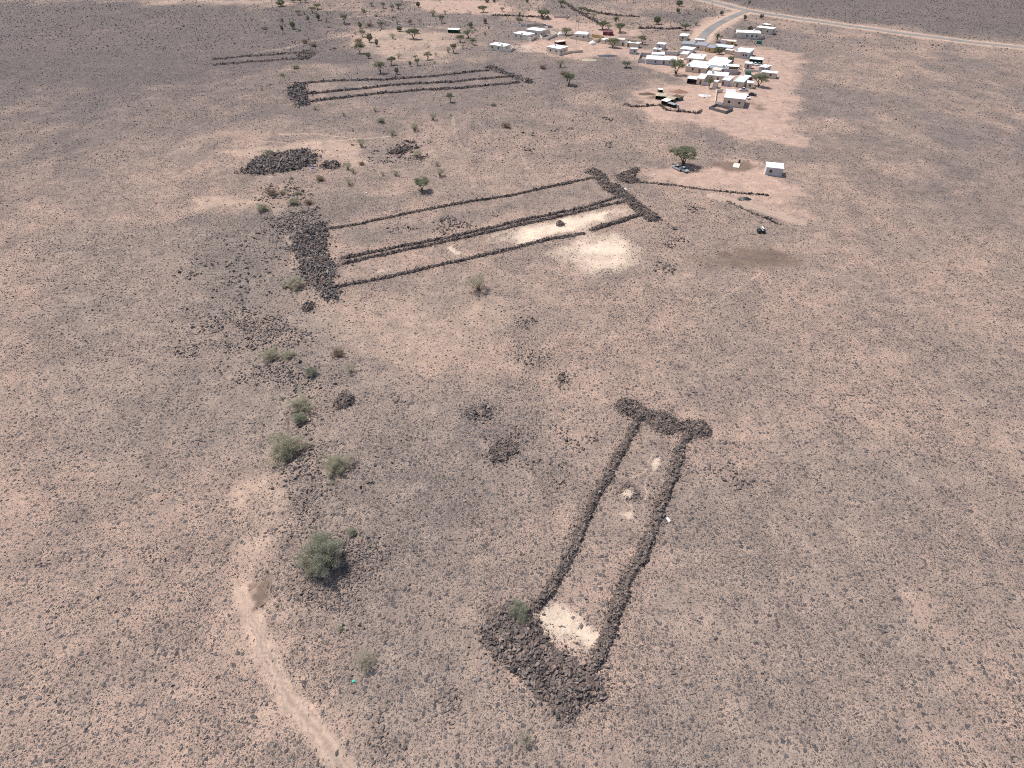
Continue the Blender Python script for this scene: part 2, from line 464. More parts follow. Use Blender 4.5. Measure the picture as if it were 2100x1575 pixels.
SLAB = [gxy(p) for p in (     # ground strewn with flat grey basalt plates
    [(100, 470), (525, 440), (640, 430), (660, 470), (600, 540), (620, 620), (690, 640), (700, 720), (800, 770), (960, 800), (1020, 880), (1010, 1000), (900, 1080), (880, 1180), (800, 1250), (700, 1290), (640, 1220), (600, 1050), (560, 960), (400, 900), (100, 960)],
    [(740, 1320), (900, 1290), (990, 1330), (1080, 1440), (1130, 1500), (1180, 1600), (700, 1640), (730, 1450)],
    [(745, 300), (850, 296), (860, 330), (800, 350), (740, 330)],
    [(1420, 1000), (1600, 900), (1900, 900), (1900, 1640), (1240, 1640), (1270, 1450), (1330, 1250)])]
SPECK = [gxy(p) for p in (    # sandy ground peppered with small dark stones
    [(1000, 640), (1180, 580), (1340, 600), (1480, 560), (1620, 560), (1950, 620), (1950, 860), (1600, 870), (1480, 850), (1400, 780), (1240, 800), (1150, 780), (1030, 740)],
    [(960, 220), (1150, 170), (1280, 160), (1300, 240), (1440, 270), (1620, 310), (1560, 330), (1300, 330), (1180, 350), (1060, 370), (960, 340)],
    [(1320, 400), (1480, 415), (1560, 450), (1540, 500), (1400, 520), (1300, 560), (1260, 480)],
    [(560, 1280), (640, 1340), (700, 1460), (760, 1600), (680, 1500), (600, 1400)],
    [(400, 1400), (560, 1420), (640, 1600), (400, 1640)])]
CLUMP = [gxy(p) for p in (    # tight clusters of dark stones
    [(480, 660), (560, 648), (640, 690), (610, 712), (540, 700)], [(520, 745), (600, 752), (650, 778), (600, 790), (530, 775)], [(612, 838), (655, 858), (645, 905), (612, 885)],
    [(612, 900), (668, 940), (645, 990), (600, 965)], [(585, 1000), (648, 1005), (635, 1080), (598, 1070)], [(640, 1115), (720, 1105), (800, 1128), (765, 1185), (690, 1195)], [(545, 445), (650, 428), (625, 472), (570, 480)],
    [(760, 1490), (800, 1478), (832, 1560), (770, 1572)], [(890, 1425), (945, 1430), (938, 1475), (900, 1462)], [(620, 1195), (700, 1200), (720, 1260), (650, 1250)],
    Z(525, 240, 3.937, [(1460, 820), (1540, 790), (1700, 850), (1760, 880), (1640, 900), (1500, 940), (1450, 900)]),
    Z(525, 240, 3.937, [(1050, 895), (1200, 885), (1285, 905), (1200, 925), (1090, 915)]),
    Z(525, 240, 3.937, [(1860, 780), (1950, 760), (1930, 800)]),
    Z(1050, 640, 3.425, [(20, 830), (140, 815), (200, 870), (120, 900), (30, 880)]), Z(1050, 640, 3.425, [(270, 800), (340, 790), (330, 850), (280, 850)]),
    Z(1050, 640, 3.425, [(380, 880), (480, 890), (460, 960), (400, 950)]), Z(1050, 640, 3.425, [(520, 850), (580, 860), (575, 910), (530, 900)]),
    Z(1050, 640, 3.425, [(110, 1030), (180, 1040), (170, 1110), (130, 1090)]), Z(1050, 640, 3.425, [(270, 1160), (330, 1170), (320, 1230), (280, 1210)]),
    Z(1050, 640, 3.425, [(230, 1060), (370, 1070), (340, 1110), (250, 1100)]), Z(1050, 640, 3.425, [(1400, 1060), (1480, 1080), (1600, 1060), (1560, 1100), (1440, 1130)]),
    Z(1050, 640, 3.425, [(1550, 1150), (1680, 1160), (1660, 1200), (1580, 1190)]), Z(1050, 640, 3.425, [(310, 430), (370, 420), (375, 480), (330, 510)]),
    Z(1050, 640, 3.425, [(1220, 580), (1280, 570), (1280, 610), (1230, 605)]), Z(1050, 640, 3.425, [(20, 40), (180, 60), (120, 110), (30, 130)]),
    Z(1050, 640, 3.425, [(1430, 930), (1510, 920), (1520, 1000), (1450, 1010)]), Z(1050, 640, 3.425, [(40, 260), (260, 270), (330, 340), (200, 380), (60, 330)]),
    Z(1050, 240, 3.937, [(1300, 960), (1380, 950), (1390, 1000), (1310, 1000)]), Z(1050, 240, 3.937, [(1220, 1010), (1340, 1030), (1300, 1070), (1210, 1050)]),
    Z(1050, 240, 3.937, [(1420, 720), (1520, 730), (1500, 780), (1430, 760)]), Z(1050, 240, 3.937, [(1150, 1200), (1300, 1190), (1280, 1260), (1160, 1250)]),
    Z(1050, 240, 3.937, [(1250, 870), (1320, 885), (1300, 900), (1255, 895)]), Z(1050, 240, 3.937, [(730, 210), (800, 210), (790, 245), (740, 240)]),
    Z(1050, 240, 3.937, [(90, 255), (185, 260), (180, 280), (100, 275)]), Z(1050, 240, 3.937, [(420, 85), (500, 85), (490, 105), (430, 100)]),
    Z(1050, 240, 3.937, [(100, 135), (180, 130), (180, 150), (110, 150)]), Z(1050, 240, 3.937, [(740, 5), (810, 5), (800, 22), (750, 22)]), Z(1050, 240, 3.937, [(300, 110), (350, 105), (345, 130), (305, 130)]),
    Z(525, 640, 3.425, [(1440, 680), (1560, 660), (1680, 700), (1600, 750), (1470, 730)]), Z(525, 640, 3.425, [(880, 960), (960, 970), (960, 1040), (900, 1020)]),
    Z(525, 640, 3.425, [(1060, 860), (1180, 870), (1180, 920), (1100, 910)]), Z(525, 640, 3.425, [(1050, 1010), (1150, 1020), (1140, 1060), (1060, 1055)]),
    Z(525, 640, 3.425, [(950, 600), (1030, 610), (1020, 690), (970, 680)]), Z(525, 640, 3.425, [(240, 1300), (340, 1310), (320, 1480), (280, 1470)]))]

TRACKS = [  # thin paths worn through the stones: (points, half width, strength)
    (gxy([(525, 108), (590, 98), (640, 84), (700, 75), (725, 70)]), 1.6, 0.55),
    (gxy([(690, 38), (760, 32), (830, 50), (930, 60)]), 1.5, 0.5),
    (gxy([(565, 276), (640, 274), (740, 284)]), 0.8, 0.45),
    (gxy([(525, 288), (620, 296), (720, 286), (800, 280)]), 0.8, 0.4),
    (gxy([(930, 240), (932, 275), (945, 300), (985, 320)]), 0.7, 0.3),
    (gxy([(1065, 285), (1070, 320), (1085, 350)]), 0.7, 0.3),
    (gxy([(1313, 302), (1340, 300), (1360, 295)]), 0.8, 0.35),
    (gxy([(1255, 1005), (1270, 1012), (1285, 1030), (1298, 1042)]), 0.14, 0.55),
    (gxy([(1292, 980), (1310, 975), (1325, 965), (1330, 945), (1342, 930)]), 0.16, 0.55),
    (gxy([(1318, 1045), (1325, 1010), (1322, 990), (1340, 965), (1352, 945)]), 0.16, 0.5),
    (gxy([(1210, 1165), (1235, 1160), (1262, 1163)]), 0.12, 0.4),
    (gxy([(1350, 760), (1370, 785), (1378, 810)]), 0.35, 0.3),
    (gxy([(560, 430), (585, 470), (600, 520), (598, 560)]), 0.7, 0.35),
    (gxy([(1440, 640), (1560, 560)]), 0.5, 0.25),
]
DIRT_TRACK = gxy([(494, 1212), (518, 1268), (545, 1340), (585, 1420), (640, 1490), (690, 1560), (760, 1680)])
ROAD_MAIN = gxy([(1200, -42), (1330, -20), (1432, -3), (1480, 8), (1523, 20), (1580, 30), (1700, 47), (1900, 75), (2200, 110)])
ROAD_SIDE = gxy([(1530, 23), (1512, 30), (1490, 40), (1470, 51), (1452, 63), (1441, 75), (1437, 84)])
SANDWAY = gxy([(1462, 402), (1490, 409), (1530, 420), (1575, 434), (1640, 455)])

# ------------------------------------------------------------------ the terrain
def soft(x, y, polys, edge):
    w = np.zeros(np.shape(x))
    for i, p in enumerate(polys):
        e = edge[i] if isinstance(edge, (list, tuple)) else edge
        bx = [q[0] for q in p]; by = [q[1] for q in p]
        sel = (x > min(bx) - 4 * e) & (x < max(bx) + 4 * e) & (y > min(by) - 4 * e) & (y < max(by) + 4 * e)
        if not sel.any(): continue
        xs, ys = x[sel], y[sel]
        d = poly_sdf(xs, ys, p) + (fbm(xs / (e * 2.2), ys / (e * 2.2), 77, 4) - 0.5) * e * 4.0
        k = 1 - smooth(-e, e, d)
        w[sel] = np.maximum(w[sel], k)
    return w

def fields(x, y):
    d = np.hypot(x, y)
    f = {}
    f['pale'] = np.zeros(np.shape(x))
    for p, w, e in zip(PALE, PALE_W, PALE_S):
        f['pale'] = np.maximum(f['pale'], w * soft(x, y, [p], e))
    f['pale2'] = soft(x, y, PALE2, 3.0)
    f['red'] = soft(x, y, RED, 5.0)
    f['sand'] = soft(x, y, SAND, [9.0, 6, 9, 2.2, 12, 3])
    f['sand'] = f['sand'] * (1 - 0.45 * soft(x, y, SAND[2:3], 9.0)) * (1 - 0.72 * soft(x, y, SAND[3:4], 3.0))
    f['dark'] = np.maximum(np.maximum(soft(x, y, DARK[:2], [16.0, 16]), 0.5 * soft(x, y, DARK[2:3], 14.0)), 0.85 * soft(x, y, DARK[3:], 8.0))
    f['brown'] = soft(x, y, BROWN, [4.5, 2.5, 0.7, 1.5, 2, 2, 1.5, 3])
    f['grey'] = soft(x, y, GREY, [5.0, 14.0, 6.0, 5.0, 5.0])
    f['mott'] = smooth(0.5, 0.64, fbm(x / 13, y / 20, 65, 4)) * smooth(170, 300, d)
    f['slab'] = soft(x, y, SLAB, 4.0)
    f['speck'] = soft(x, y, SPECK, 5.0)
    f['clump'] = soft(x, y, CLUMP, 1.6)
    tr = np.zeros(np.shape(x))
    for pts, hw, st in TRACKS:
        dd = seg_dist(x, y, pts) + (fbm(x / 2.0, y / 2.0, 5, 2) - 0.5) * hw * 0.9
        tr = np.maximum(tr, st * (1 - smooth(hw * 0.55, hw * 1.3, dd)))
    f['track'] = tr
    f['road'] = np.maximum(np.maximum(1 - smooth(5, 13, seg_dist(x, y, ROAD_SIDE)), 1 - smooth(6, 16, seg_dist(x, y, ROAD_MAIN))),
                           np.maximum(1 - smooth(1.6, 3.4, seg_dist(x, y, SANDWAY)), 0.85 * (1 - smooth(0.9, 2.4, seg_dist(x, y, DIRT_TRACK) + 1.2 * (fbm(x / 1.8, y / 1.8, 93, 3) - 0.5)))))
    f['patch'] = smooth(0.42, 0.62, fbm(x / 22, y / 22, 61, 4))
    f['far'] = smooth(0.46, 0.60, fbm(x / 45, y / 70, 63, 5)) * smooth(240, 380, d)
    return f

def build_terrain():
    rows = [-246, -243, -238, -230, -215, -195, -170, -140, -110, -80, -55, -35, -20, -9] + list(np.arange(-3, 300, 2.0)) + list(np.arange(300, 1600, 3.2)) + [1620, 1660, 1720, 1800, 1900, 2020, 2160, 2320]
    cols = [-4200, -3000, -2200, -1600, -1150, -800, -500, -300, -150, -60] + list(np.arange(0, 500, 7.0)) + list(np.arange(500, 1600, 3.4)) + list(np.arange(1602, 2110, 7.0)) + [2160, 2260, 2400, 2600, 2900, 3300, 3900, 4700, 6300]
    r = np.array(rows, float)[::-1]; c = np.array(cols, float)
    PX, PY = np.meshgrid(c, r)
    vx, vy, vz = flat_xy(PX, PY)
    t = -HC / vz
    X, Y = vx * t, vy * t
    Zz = height(X, Y)
    nr, nc = X.shape
    v = np.stack([X.ravel(), Y.ravel(), Zz.ravel()], 1).astype(np.float32)
    idx = np.arange(nr * nc).reshape(nr, nc)
    q = np.stack([idx[:-1, :-1], idx[:-1, 1:], idx[1:, 1:], idx[1:, :-1]], -1).reshape(-1, 4)
    me = bpy.data.meshes.new('ground')
    me.vertices.add(len(v)); me.vertices.foreach_set('co', v.ravel())
    me.loops.add(q.size); me.loops.foreach_set('vertex_index', q.ravel().astype(np.int32))
    me.polygons.add(len(q)); me.polygons.foreach_set('loop_start', np.arange(0, q.size, 4, dtype=np.int32))
    me.polygons.foreach_set('use_smooth', np.ones(len(q), bool))
    me.update(calc_edges=True)
    x, y = X.ravel(), Y.ravel()
    f = fields(x, y)
    base = np.array([0.334, 0.241, 0.192])
    colr = np.tile(base, (len(x), 1))
    def mixin(w, c):
        nonlocal colr
        colr = colr * (1 - w[:, None]) + np.array(c) * w[:, None]
    mixin(0.55 * f['patch'], (0.245, 0.192, 0.160))
    mixin(0.55 * f['grey'], (0.225, 0.186, 0.160))
    mixin(0.45 * f['slab'], (0.24, 0.196, 0.165))
    mixin(0.6 * f['far'] * (1 - 0.5 * f['red']), (0.165, 0.138, 0.130))
    mixin(0.75 * f['sand'], (0.37, 0.272, 0.21))
    mixin(0.8 * f['dark'], (0.155, 0.130, 0.122))
    mixin(0.45 * f['mott'], (0.15, 0.125, 0.117))
    mixin(0.65 * f['red'], (0.41, 0.285, 0.225))
    mixin(f['road'] * 0.8, (0.43, 0.315, 0.245))
    mixin(0.88 * f['brown'], (0.150, 0.106, 0.082))
    mixin(0.65 * f['pale2'], (0.48, 0.375, 0.295))
    mixin(0.9 * f['pale'] * (0.55 + 0.6 * fbm(x / 0.9, y / 0.9, 99, 3)), (0.62, 0.505, 0.39))
    mixin(f['track'], (0.46, 0.35, 0.265))
    ca = me.color_attributes.new('gcol', 'FLOAT_COLOR', 'POINT')
    ca.data.foreach_set('color', np.concatenate([colr, np.ones((len(x), 1))], 1).astype(np.float32).ravel())
    g = np.clip(0.85 + 0.5 * f['grey'] + 0.9 * f['dark'] - 0.75 * f['sand'] - 0.8 * f['red'] - 1.0 * f['pale'] - 0.35 * f['pale2'] - 1.2 * f['track'] - f['road'] - 0.5 * f['brown'], 0.03, 1.6)
    ga = me.attributes.new('gravel', 'FLOAT', 'POINT')
    ga.data.foreach_set('value', g.astype(np.float32))
    me.materials.append(M['ground'])
    o = link(bpy.data.objects.new('ground', me))
    tag(o, kind='structure')
build_terrain()

def strip(name, pts, hw, mat, lift=0.03, jag=0.25, step=1.5, taper=0.0):
    # resample
    p = [Vector((a, b, 0)) for a, b in pts]
    out = [p[0]]
    for a, b in zip(p[:-1], p[1:]):
        n = max(1, int((b - a).length / step))
        out += [a.lerp(b, (k + 1) / n) for k in range(n)]
    for _ in range(8):
        out = [out[0]] + [(out[i - 1] + out[i] * 2 + out[i + 1]) / 4 for i in range(1, len(out) - 1)] + [out[-1]]
    v = []; fcs = []; K = 12; full = hw; rut = []; prof = [0, .1, .55, 1, .8, .2, 0, .2, .8, 1, .55, .1, 0]
    for i, q in enumerate(out):
        d = (out[min(i + 1, len(out) - 1)] - out[max(i - 1, 0)]).normalized()
        nrm = Vector((-d.y, d.x, 0))
        hw = full * (1 - taper * (1 - min(1.0, i / (0.3 * len(out)))))
        l = hw * (1 + jag * (random.random() - 0.5) * 2 + jag * (float(vnoise(i * 0.15, 1.0, 4)) - 0.5) * 2)
        r = hw * (1 + jag * (random.random() - 0.5) * 2 + jag * (float(vnoise(i * 0.15, 9.0, 4)) - 0.5) * 2)
        for k in range(K + 1):
            w = -l + (l + r) * k / K
            s = q + nrm * w
            v.append((s.x, s.y, float(height(s.x, s.y)) + lift - (0.05 if k in (0, K) else 0) - (0.03 * prof[k] if taper else 0))); rut.append(prof[k])
    for i in range(len(out) - 1):
        for k in range(K):
            a = i * (K + 1) + k
            fcs.append((a, a + K + 1, a + K + 2, a + 1))
    o = from_np(name, v, fcs, mat, smooth_=True)
    o.data.attributes.new('rut', 'FLOAT', 'POINT').data.foreach_set('value', rut)
    return o
tag(strip('dirt_track', DIRT_TRACK, 1.3, M['trackm'], 0.035, 0.38, 0.45, 0.85), kind='structure')
tag(strip('road', ROAD_MAIN, 4.5, M['asphalt'], 0.10, 0.07, 4), kind='structure')
tag(strip('access_road', ROAD_SIDE, 3.9, M['asphalt'], 0.13, 0.09, 3), kind='structure')
tag(strip('sand_path', SANDWAY, 2.0, M['trackm'], 0.04, 0.2, 1.5), kind='structure')

# ------------------------------------------------------------------ stones: templates and scatter
def hull_rock(seed, flat=0.7):
    r = random.Random(seed)
    bm = bmesh.new()
    a, b, c = r.uniform(0.42, 0.66), r.uniform(0.28, 0.46), r.uniform(0.28, 0.44) * flat / 0.7
    for _ in range(r.choice((9, 10, 11, 13))):
        d = Vector((r.gauss(0, 1), r.gauss(0, 1), r.gauss(0, 1))).normalized()
        k = r.uniform(0.85, 1.15)
        bm.verts.new((d.x * a * k, d.y * b * k, d.z * c * k))
    res = bmesh.ops.convex_hull(bm, input=bm.verts)
    bmesh.ops.delete(bm, geom=[v for v in bm.verts if not v.link_faces], context='VERTS')
    bm.verts.index_update()
    vs = [tuple(v.co) for v in bm.verts]; fs = [tuple(v.index for v in f.verts) for f in bm.faces]
    bm.free()
    return vs, fs
ROCKS = [hull_rock(100 + k, 0.55 + 0.3 * (k % 3) / 2) for k in range(12)]
NR = len(ROCKS)
ROCK_MESH = {}
def rock_mesh(k, key):
    if (k, key) not in ROCK_MESH:
        me = bpy.data.meshes.new('stone')
        me.from_pydata(ROCKS[k][0], [], ROCKS[k][1]); me.materials.append(M[key]); me.update()
        ROCK_MESH[(k, key)] = me
    return ROCK_MESH[(k, key)]

def scatter_group():
    ng = bpy.data.node_groups.new('stone_scatter', 'GeometryNodeTree')
    ng.interface.new_socket('Geometry', in_out='INPUT', socket_type='NodeSocketGeometry')
    ng.interface.new_socket('Geometry', in_out='OUTPUT', socket_type='NodeSocketGeometry')
    gi = ng.nodes.new('NodeGroupInput'); go = ng.nodes.new('NodeGroupOutput')
    def attr(name, typ):
        n = ng.nodes.new('GeometryNodeInputNamedAttribute'); n.data_type = typ; n.inputs['Name'].default_value = name
        return next(s for s in n.outputs if s.enabled and s.name == 'Attribute')
    def sel(k):
        c = ng.nodes.new('FunctionNodeCompare'); c.data_type = 'INT'; c.operation = 'EQUAL'
        ins = [s for s in c.inputs if s.enabled]
        ng.links.new(attr('tmpl', 'INT'), ins[0]); ins[1].default_value = k
        s = ng.nodes.new('GeometryNodeSeparateGeometry'); s.domain = 'POINT'
        ng.links.new(gi.outputs[0], s.inputs['Geometry']); ng.links.new(c.outputs[0], s.inputs['Selection'])
        return s.outputs['Selection']
    mp = ng.nodes.new('GeometryNodeMeshToPoints'); ng.links.new(sel(0), mp.inputs['Mesh'])
    jn = ng.nodes.new('GeometryNodeJoinGeometry')
    for k in range(NR):
        g2 = ng.nodes.new('GeometryNodeGeometryToInstance'); ng.links.new(sel(k + 1), g2.inputs[0])
        ng.links.new(g2.outputs[0], jn.inputs[0])
    ip = ng.nodes.new('GeometryNodeInstanceOnPoints')
    ng.links.new(mp.outputs[0], ip.inputs['Points']); ng.links.new(jn.outputs[0], ip.inputs['Instance'])
    ip.inputs['Pick Instance'].default_value = True
    ng.links.new(attr('idx', 'INT'), ip.inputs['Instance Index'])
    e2r = ng.nodes.new('FunctionNodeEulerToRotation'); ng.links.new(attr('rot', 'FLOAT_VECTOR'), e2r.inputs[0])
    ng.links.new(e2r.outputs[0], ip.inputs['Rotation'])
    ng.links.new(attr('scl', 'FLOAT_VECTOR'), ip.inputs['Scale'])
    ng.links.new(ip.outputs[0], go.inputs[0])
    return ng
NG = scatter_group()

def scatter(name, pos, size, mat, parent=None, tilt=0.5, flat=(0.55, 1.0)):
    n = len(pos)
    if n == 0: return None
    v = [np.asarray(pos, np.float32)]; faces = []; tm = [np.zeros(n, np.int32)]; off = n
    for k, (vs, fs) in enumerate(ROCKS):
        v.append(np.array(vs, np.float32)); tm.append(np.full(len(vs), k + 1, np.int32))
        faces += [tuple(off + i for i in f) for f in fs]; off += len(vs)
    v = np.concatenate(v); tm = np.concatenate(tm)
    me = bpy.data.meshes.new(name)
    me.from_pydata(v.tolist(), [], faces)
    me.materials.append(M[mat])
    tot = len(v)
    def put(nm, typ, key, arr):
        a = me.attributes.new(nm, typ, 'POINT'); a.data.foreach_set(key, arr)
    put('tmpl', 'INT', 'value', tm)
    idx = np.zeros(tot, np.int32); idx[:n] = rng.integers(0, NR, n); put('idx', 'INT', 'value', idx)
    rot = np.zeros((tot, 3), np.float32); rot[:n, 0] = rng.uniform(-tilt, tilt, n); rot[:n, 1] = rng.uniform(-tilt, tilt, n); rot[:n, 2] = rng.uniform(0, 6.283, n)
    put('rot', 'FLOAT_VECTOR', 'vector', rot.ravel())
    sc = np.ones((tot, 3), np.float32)
    sc[:n, 0] = size * rng.uniform(0.85, 1.25, n); sc[:n, 1] = size * rng.uniform(0.85, 1.15, n); sc[:n, 2] = size * rng.uniform(flat[0], flat[1], n)
    put('scl', 'FLOAT_VECTOR', 'vector', sc.ravel())
    me.update()
    o = link(bpy.data.objects.new(name, me), parent)
    md = o.modifiers.new('scatter', 'NODES'); md.node_group = NG
    tag(o, kind='stuff')
    return o

def jitter_cells(x0, x1, y0, y1, c, r=rng):
    nx, ny = max(1, int((x1 - x0) / c)), max(1, int((y1 - y0) / c))
    gx, gy = np.meshgrid(np.arange(nx), np.arange(ny))
    x = x0 + (gx.ravel() + r.uniform(0, 1, nx * ny)) * c
    y = y0 + (gy.ravel() + r.uniform(0, 1, nx * ny)) * c
    return x, y

# ------------------------------------------------------------------ stone monuments
ALL_SDF = []          # (sdf function, bbox) of every heap, to keep loose stones out of the same place
def line_sdf(pts, hw, seed, wob=0.45):
    def f(x, y):
        return seg_dist(x, y, pts) - hw * (1 + wob * 2 * (fbm(x / (hw * 2.2), y / (hw * 2.2), seed, 2) - 0.5))
    b = (min(p[0] for p in pts) - hw * 2, max(p[0] for p in pts) + hw * 2, min(p[1] for p in pts) - hw * 2, max(p[1] for p in pts) + hw * 2)
    return f, b
def area_sdf(pts, seed, wob=0.6):
    def f(x, y):
        return poly_sdf(x, y, pts) + (fbm(x / 1.6, y / 1.6, seed, 3) - 0.5) * wob * 2
    b = (min(p[0] for p in pts) - 2, max(p[0] for p in pts) + 2, min(p[1] for p in pts) - 2, max(p[1] for p in pts) + 2)
    return f, b

def heap_height(sd, x, y, hmax, slope, seed):
    return np.clip(-sd * slope, 0, hmax) * (0.45 + 1.05 * fbm(x / 1.5, y / 1.5, seed, 3))

def heap(name, fb, cell, hmax, slope, cs, parent, seed=1, spill=0.9, big=None, mat='wallrock', stuff='rubble', gap=0.3, size=(0.7, 1.9)):
    """a heap of dry stones: a rubble core, its stones (joined as stuff), optionally the largest as single stones"""
    f, b = fb
    ALL_SDF.append(fb)
    nx, ny = int((b[1] - b[0]) / cell) + 2, int((b[3] - b[2]) / cell) + 2
    gx, gy = np.meshgrid(b[0] + np.arange(nx) * cell, b[2] + np.arange(ny) * cell)
    sd = f(gx, gy)
    z = height(gx, gy) + heap_height(sd, gx, gy, hmax, slope, seed) - np.where(sd > -0.02, 0.12, 0.0)
    keep = sd < cell * 0.6
    cellok = keep[:-1, :-1] & keep[1:, :-1] & keep[:-1, 1:] & keep[1:, 1:]
    ids = -np.ones(gx.shape, int)
    used = np.zeros(gx.shape, bool)
    used[:-1, :-1] |= cellok; used[1:, :-1] |= cellok; used[:-1, 1:] |= cellok; used[1:, 1:] |= cellok
    ids[used] = np.arange(used.sum())
    jx = (rng.uniform(-0.3, 0.3, gx.shape)) * cell; jy = (rng.uniform(-0.3, 0.3, gx.shape)) * cell
    vv = np.stack([(gx + jx)[used], (gy + jy)[used], z[used]], 1)
    iy, ix = np.nonzero(cellok)
    ff = np.stack([ids[iy, ix], ids[iy, ix + 1], ids[iy + 1, ix + 1], ids[iy + 1, ix]], 1)
    core = from_np(name, vv.tolist(), ff.tolist(), M['core'], parent)
    pos = []; size_l = []
    for layer, (c, k) in enumerate(((cs, 1.25), (cs * 1.25, 1.15), (cs * 0.62, 1.0))):
        x, y = jitter_cells(b[0], b[1], b[2], b[3], c)
        sd = f(x, y)
        pr = np.where(sd < 0.0, 0.96, np.exp(-np.clip(sd, 0, 9) / (spill * 0.55)) * 0.6)
        pr = pr * (1 - (gap if layer < 2 else 0) * smooth(0.52, 0.66, fbm(x / 1.7, y / 1.7, seed + 5, 3)) * 1.6)
        s = rng.uniform(0, 1, len(x)) < pr * (0.95, 0.55, 0.5)[layer]
        s &= sd < spill * 2.6
        x, y, sd = x[s], y[s], sd[s]
        sz = c * (size[0] + (size[1] - size[0]) * rng.beta(1.3, 1.9, len(x))) * np.where(sd > 0, 0.75, 1.0)
        zz = height(x, y) + heap_height(sd, x, y, hmax, slope, seed) + sz * ((0.08, 0.28, 0.06)[layer] + rng.uniform(-0.1, 0.14, len(x)))
        pos.append(np.stack([x, y, zz], 1)); size_l.append(sz)
    scatter(stuff, np.concatenate(pos), np.concatenate(size_l), mat, core, 0.9, (0.6, 1.1))
    if big:
        n, fx, (s0, s1) = big
        x, y = jitter_cells(b[0], b[1], b[2], b[3], 0.62)
        sd = f(x, y); w = fx(x, y)
        s = (sd < 0.3) & (rng.uniform(0, 1, len(x)) < w)
        ii = np.nonzero(s)[0]; rng.shuffle(ii); ii = ii[:n]
        for i in ii:
            sz = rng.uniform(s0, s1)
            hz = float(height(x[i], y[i]) + heap_height(sd[i], x[i], y[i], hmax, slope, seed))
            o = bpy.data.objects.new('stone', rock_mesh(int(rng.integers(0, NR)), mat))
            o.location = (x[i], y[i], hz + sz * 0.18)
            o.rotation_euler = (rng.uniform(-0.8, 0.8), rng.uniform(-0.8, 0.8), rng.uniform(0, 6.28))
            o.scale = (sz * rng.uniform(0.9, 1.3), sz * rng.uniform(0.8, 1.1), sz * rng.uniform(0.6, 1.0))
            link(o, core)
    return core

def enclosure(label, ref):
    g = G(*ref)
    e = empty('stone_enclosure', (0, 0, 0))
    tag(e, label, 'stone ruin', 'ancient rectangular dry stone enclosures')
    return e

# front enclosure
e1 = enclosure('nearest dry stone enclosure, two dark walls running up to a lumpy T-shaped head', (1250, 1100))
L1 = gxy([(1098, 1243), (1110, 1231), (1129, 1206), (1154, 1168), (1173, 1130), (1192, 1080), (1208, 1043), (1225, 1011), (1243, 985), (1260, 947), (1284, 909), (1305, 866), (1318, 852)])
R1 = gxy([(1219, 1366), (1229, 1344), (1242, 1313), (1254, 1281), (1267, 1237), (1282, 1206), (1294, 1174), (1316, 1143), (1331, 1099), (1338, 1082), (1352, 1046), (1366, 1011), (1376, 985), (1386, 955), (1395, 923), (1408, 888)])
heap('side_wall', line_sdf(L1, 1.0, 31, 0.5), 0.4, 0.58, 1.0, 0.37, e1, 31, 1.0)
heap('side_wall', line_sdf(R1, 1.1, 32, 0.6), 0.4, 0.58, 1.0, 0.37, e1, 32, 1.2)
HEAD1 = gxy(Z(1050, 640, 3.425, [(725, 660), (760, 612), (805, 602), (870, 620), (925, 668), (1000, 692), (1110, 718), (1180, 765), (1280, 758), (1350, 768), (1400, 830), (1392, 878), (1290, 888), (1240, 852), (1175, 832), (1130, 862), (1040, 858), (970, 800), (925, 768), (880, 775), (840, 740), (760, 712)]))
heap('head_platform', area_sdf(HEAD1, 33, 0.45), 0.45, 0.95, 0.7, 0.36, e1, 33, 0.9)
FOOT1 = gxy(Z(960, 1200, 5.25, [(130, 500), (200, 370), (330, 230), (440, 160), (620, 200), (700, 300), (760, 400), (820, 520), (870, 610), (990, 690), (1090, 740), (1200, 830), (1330, 870), (1400, 950), (1480, 1090), (1480, 1190), (1400, 1260), (1230, 1310), (1200, 1420), (1120, 1510), (1000, 1480), (900, 1370), (860, 1230), (760, 1270), (690, 1230), (700, 1110), (600, 1030), (480, 930), (380, 850), (230, 720), (140, 580)]))
_scree = gxy(Z(960, 1200, 5.25, [(300, 600), (450, 560), (700, 720), (900, 900), (1020, 1050), (900, 1200), (700, 1090), (480, 930), (330, 800)]))
def scree_w(x, y): return np.where(poly_sdf(x, y, _scree) < 0.2, 0.95, 0.22)
heap('foot_platform', area_sdf(FOOT1, 34, 0.6), 0.5, 0.85, 0.42, 0.43, e1, 34, 1.6, big=(280, scree_w, (0.55, 1.15)), gap=0.35)

# middle enclosure
e2 = enclosure('middle dry stone enclosure, long and wide with a double wall down its centre', (960, 490))
heap('side_wall', line_sdf(gxy([(667, 470), (690, 467), (749, 457), (830, 439), (916, 422), (980, 411), (1048, 401), (1139, 381), (1216, 364)]), 0.62, 41), 0.4, 0.46, 1.0, 0.48, e2, 41, 0.8)
heap('dividing_wall', line_sdf(gxy([(703, 530), (750, 520), (804, 509), (906, 490), (980, 473), (1048, 457), (1126, 441), (1202, 425), (1268, 404)]), 0.72, 42), 0.4, 0.48, 1.0, 0.48, e2, 42, 0.8)
heap('dividing_wall', line_sdf(gxy([(708, 540), (750, 530), (804, 518.5), (906, 497.5), (980, 481), (1048, 465), (1134, 447), (1202, 431), (1278, 414)]), 0.72, 43), 0.4, 0.48, 1.0, 0.48, e2, 43, 0.8)
heap('side_wall', line_sdf(gxy([(690, 588), (754, 577), (855, 555), (957, 532), (1048, 511), (1114, 494), (1197, 479)]), 0.72, 44), 0.4, 0.48, 1.0, 0.48, e2, 44, 0.8)
heap('side_wall', line_sdf(gxy([(1211, 472), (1240, 463), (1266, 456), (1295, 446), (1317, 438)]), 0.95, 45), 0.4, 0.65, 1.2, 0.48, e2, 45, 0.6)
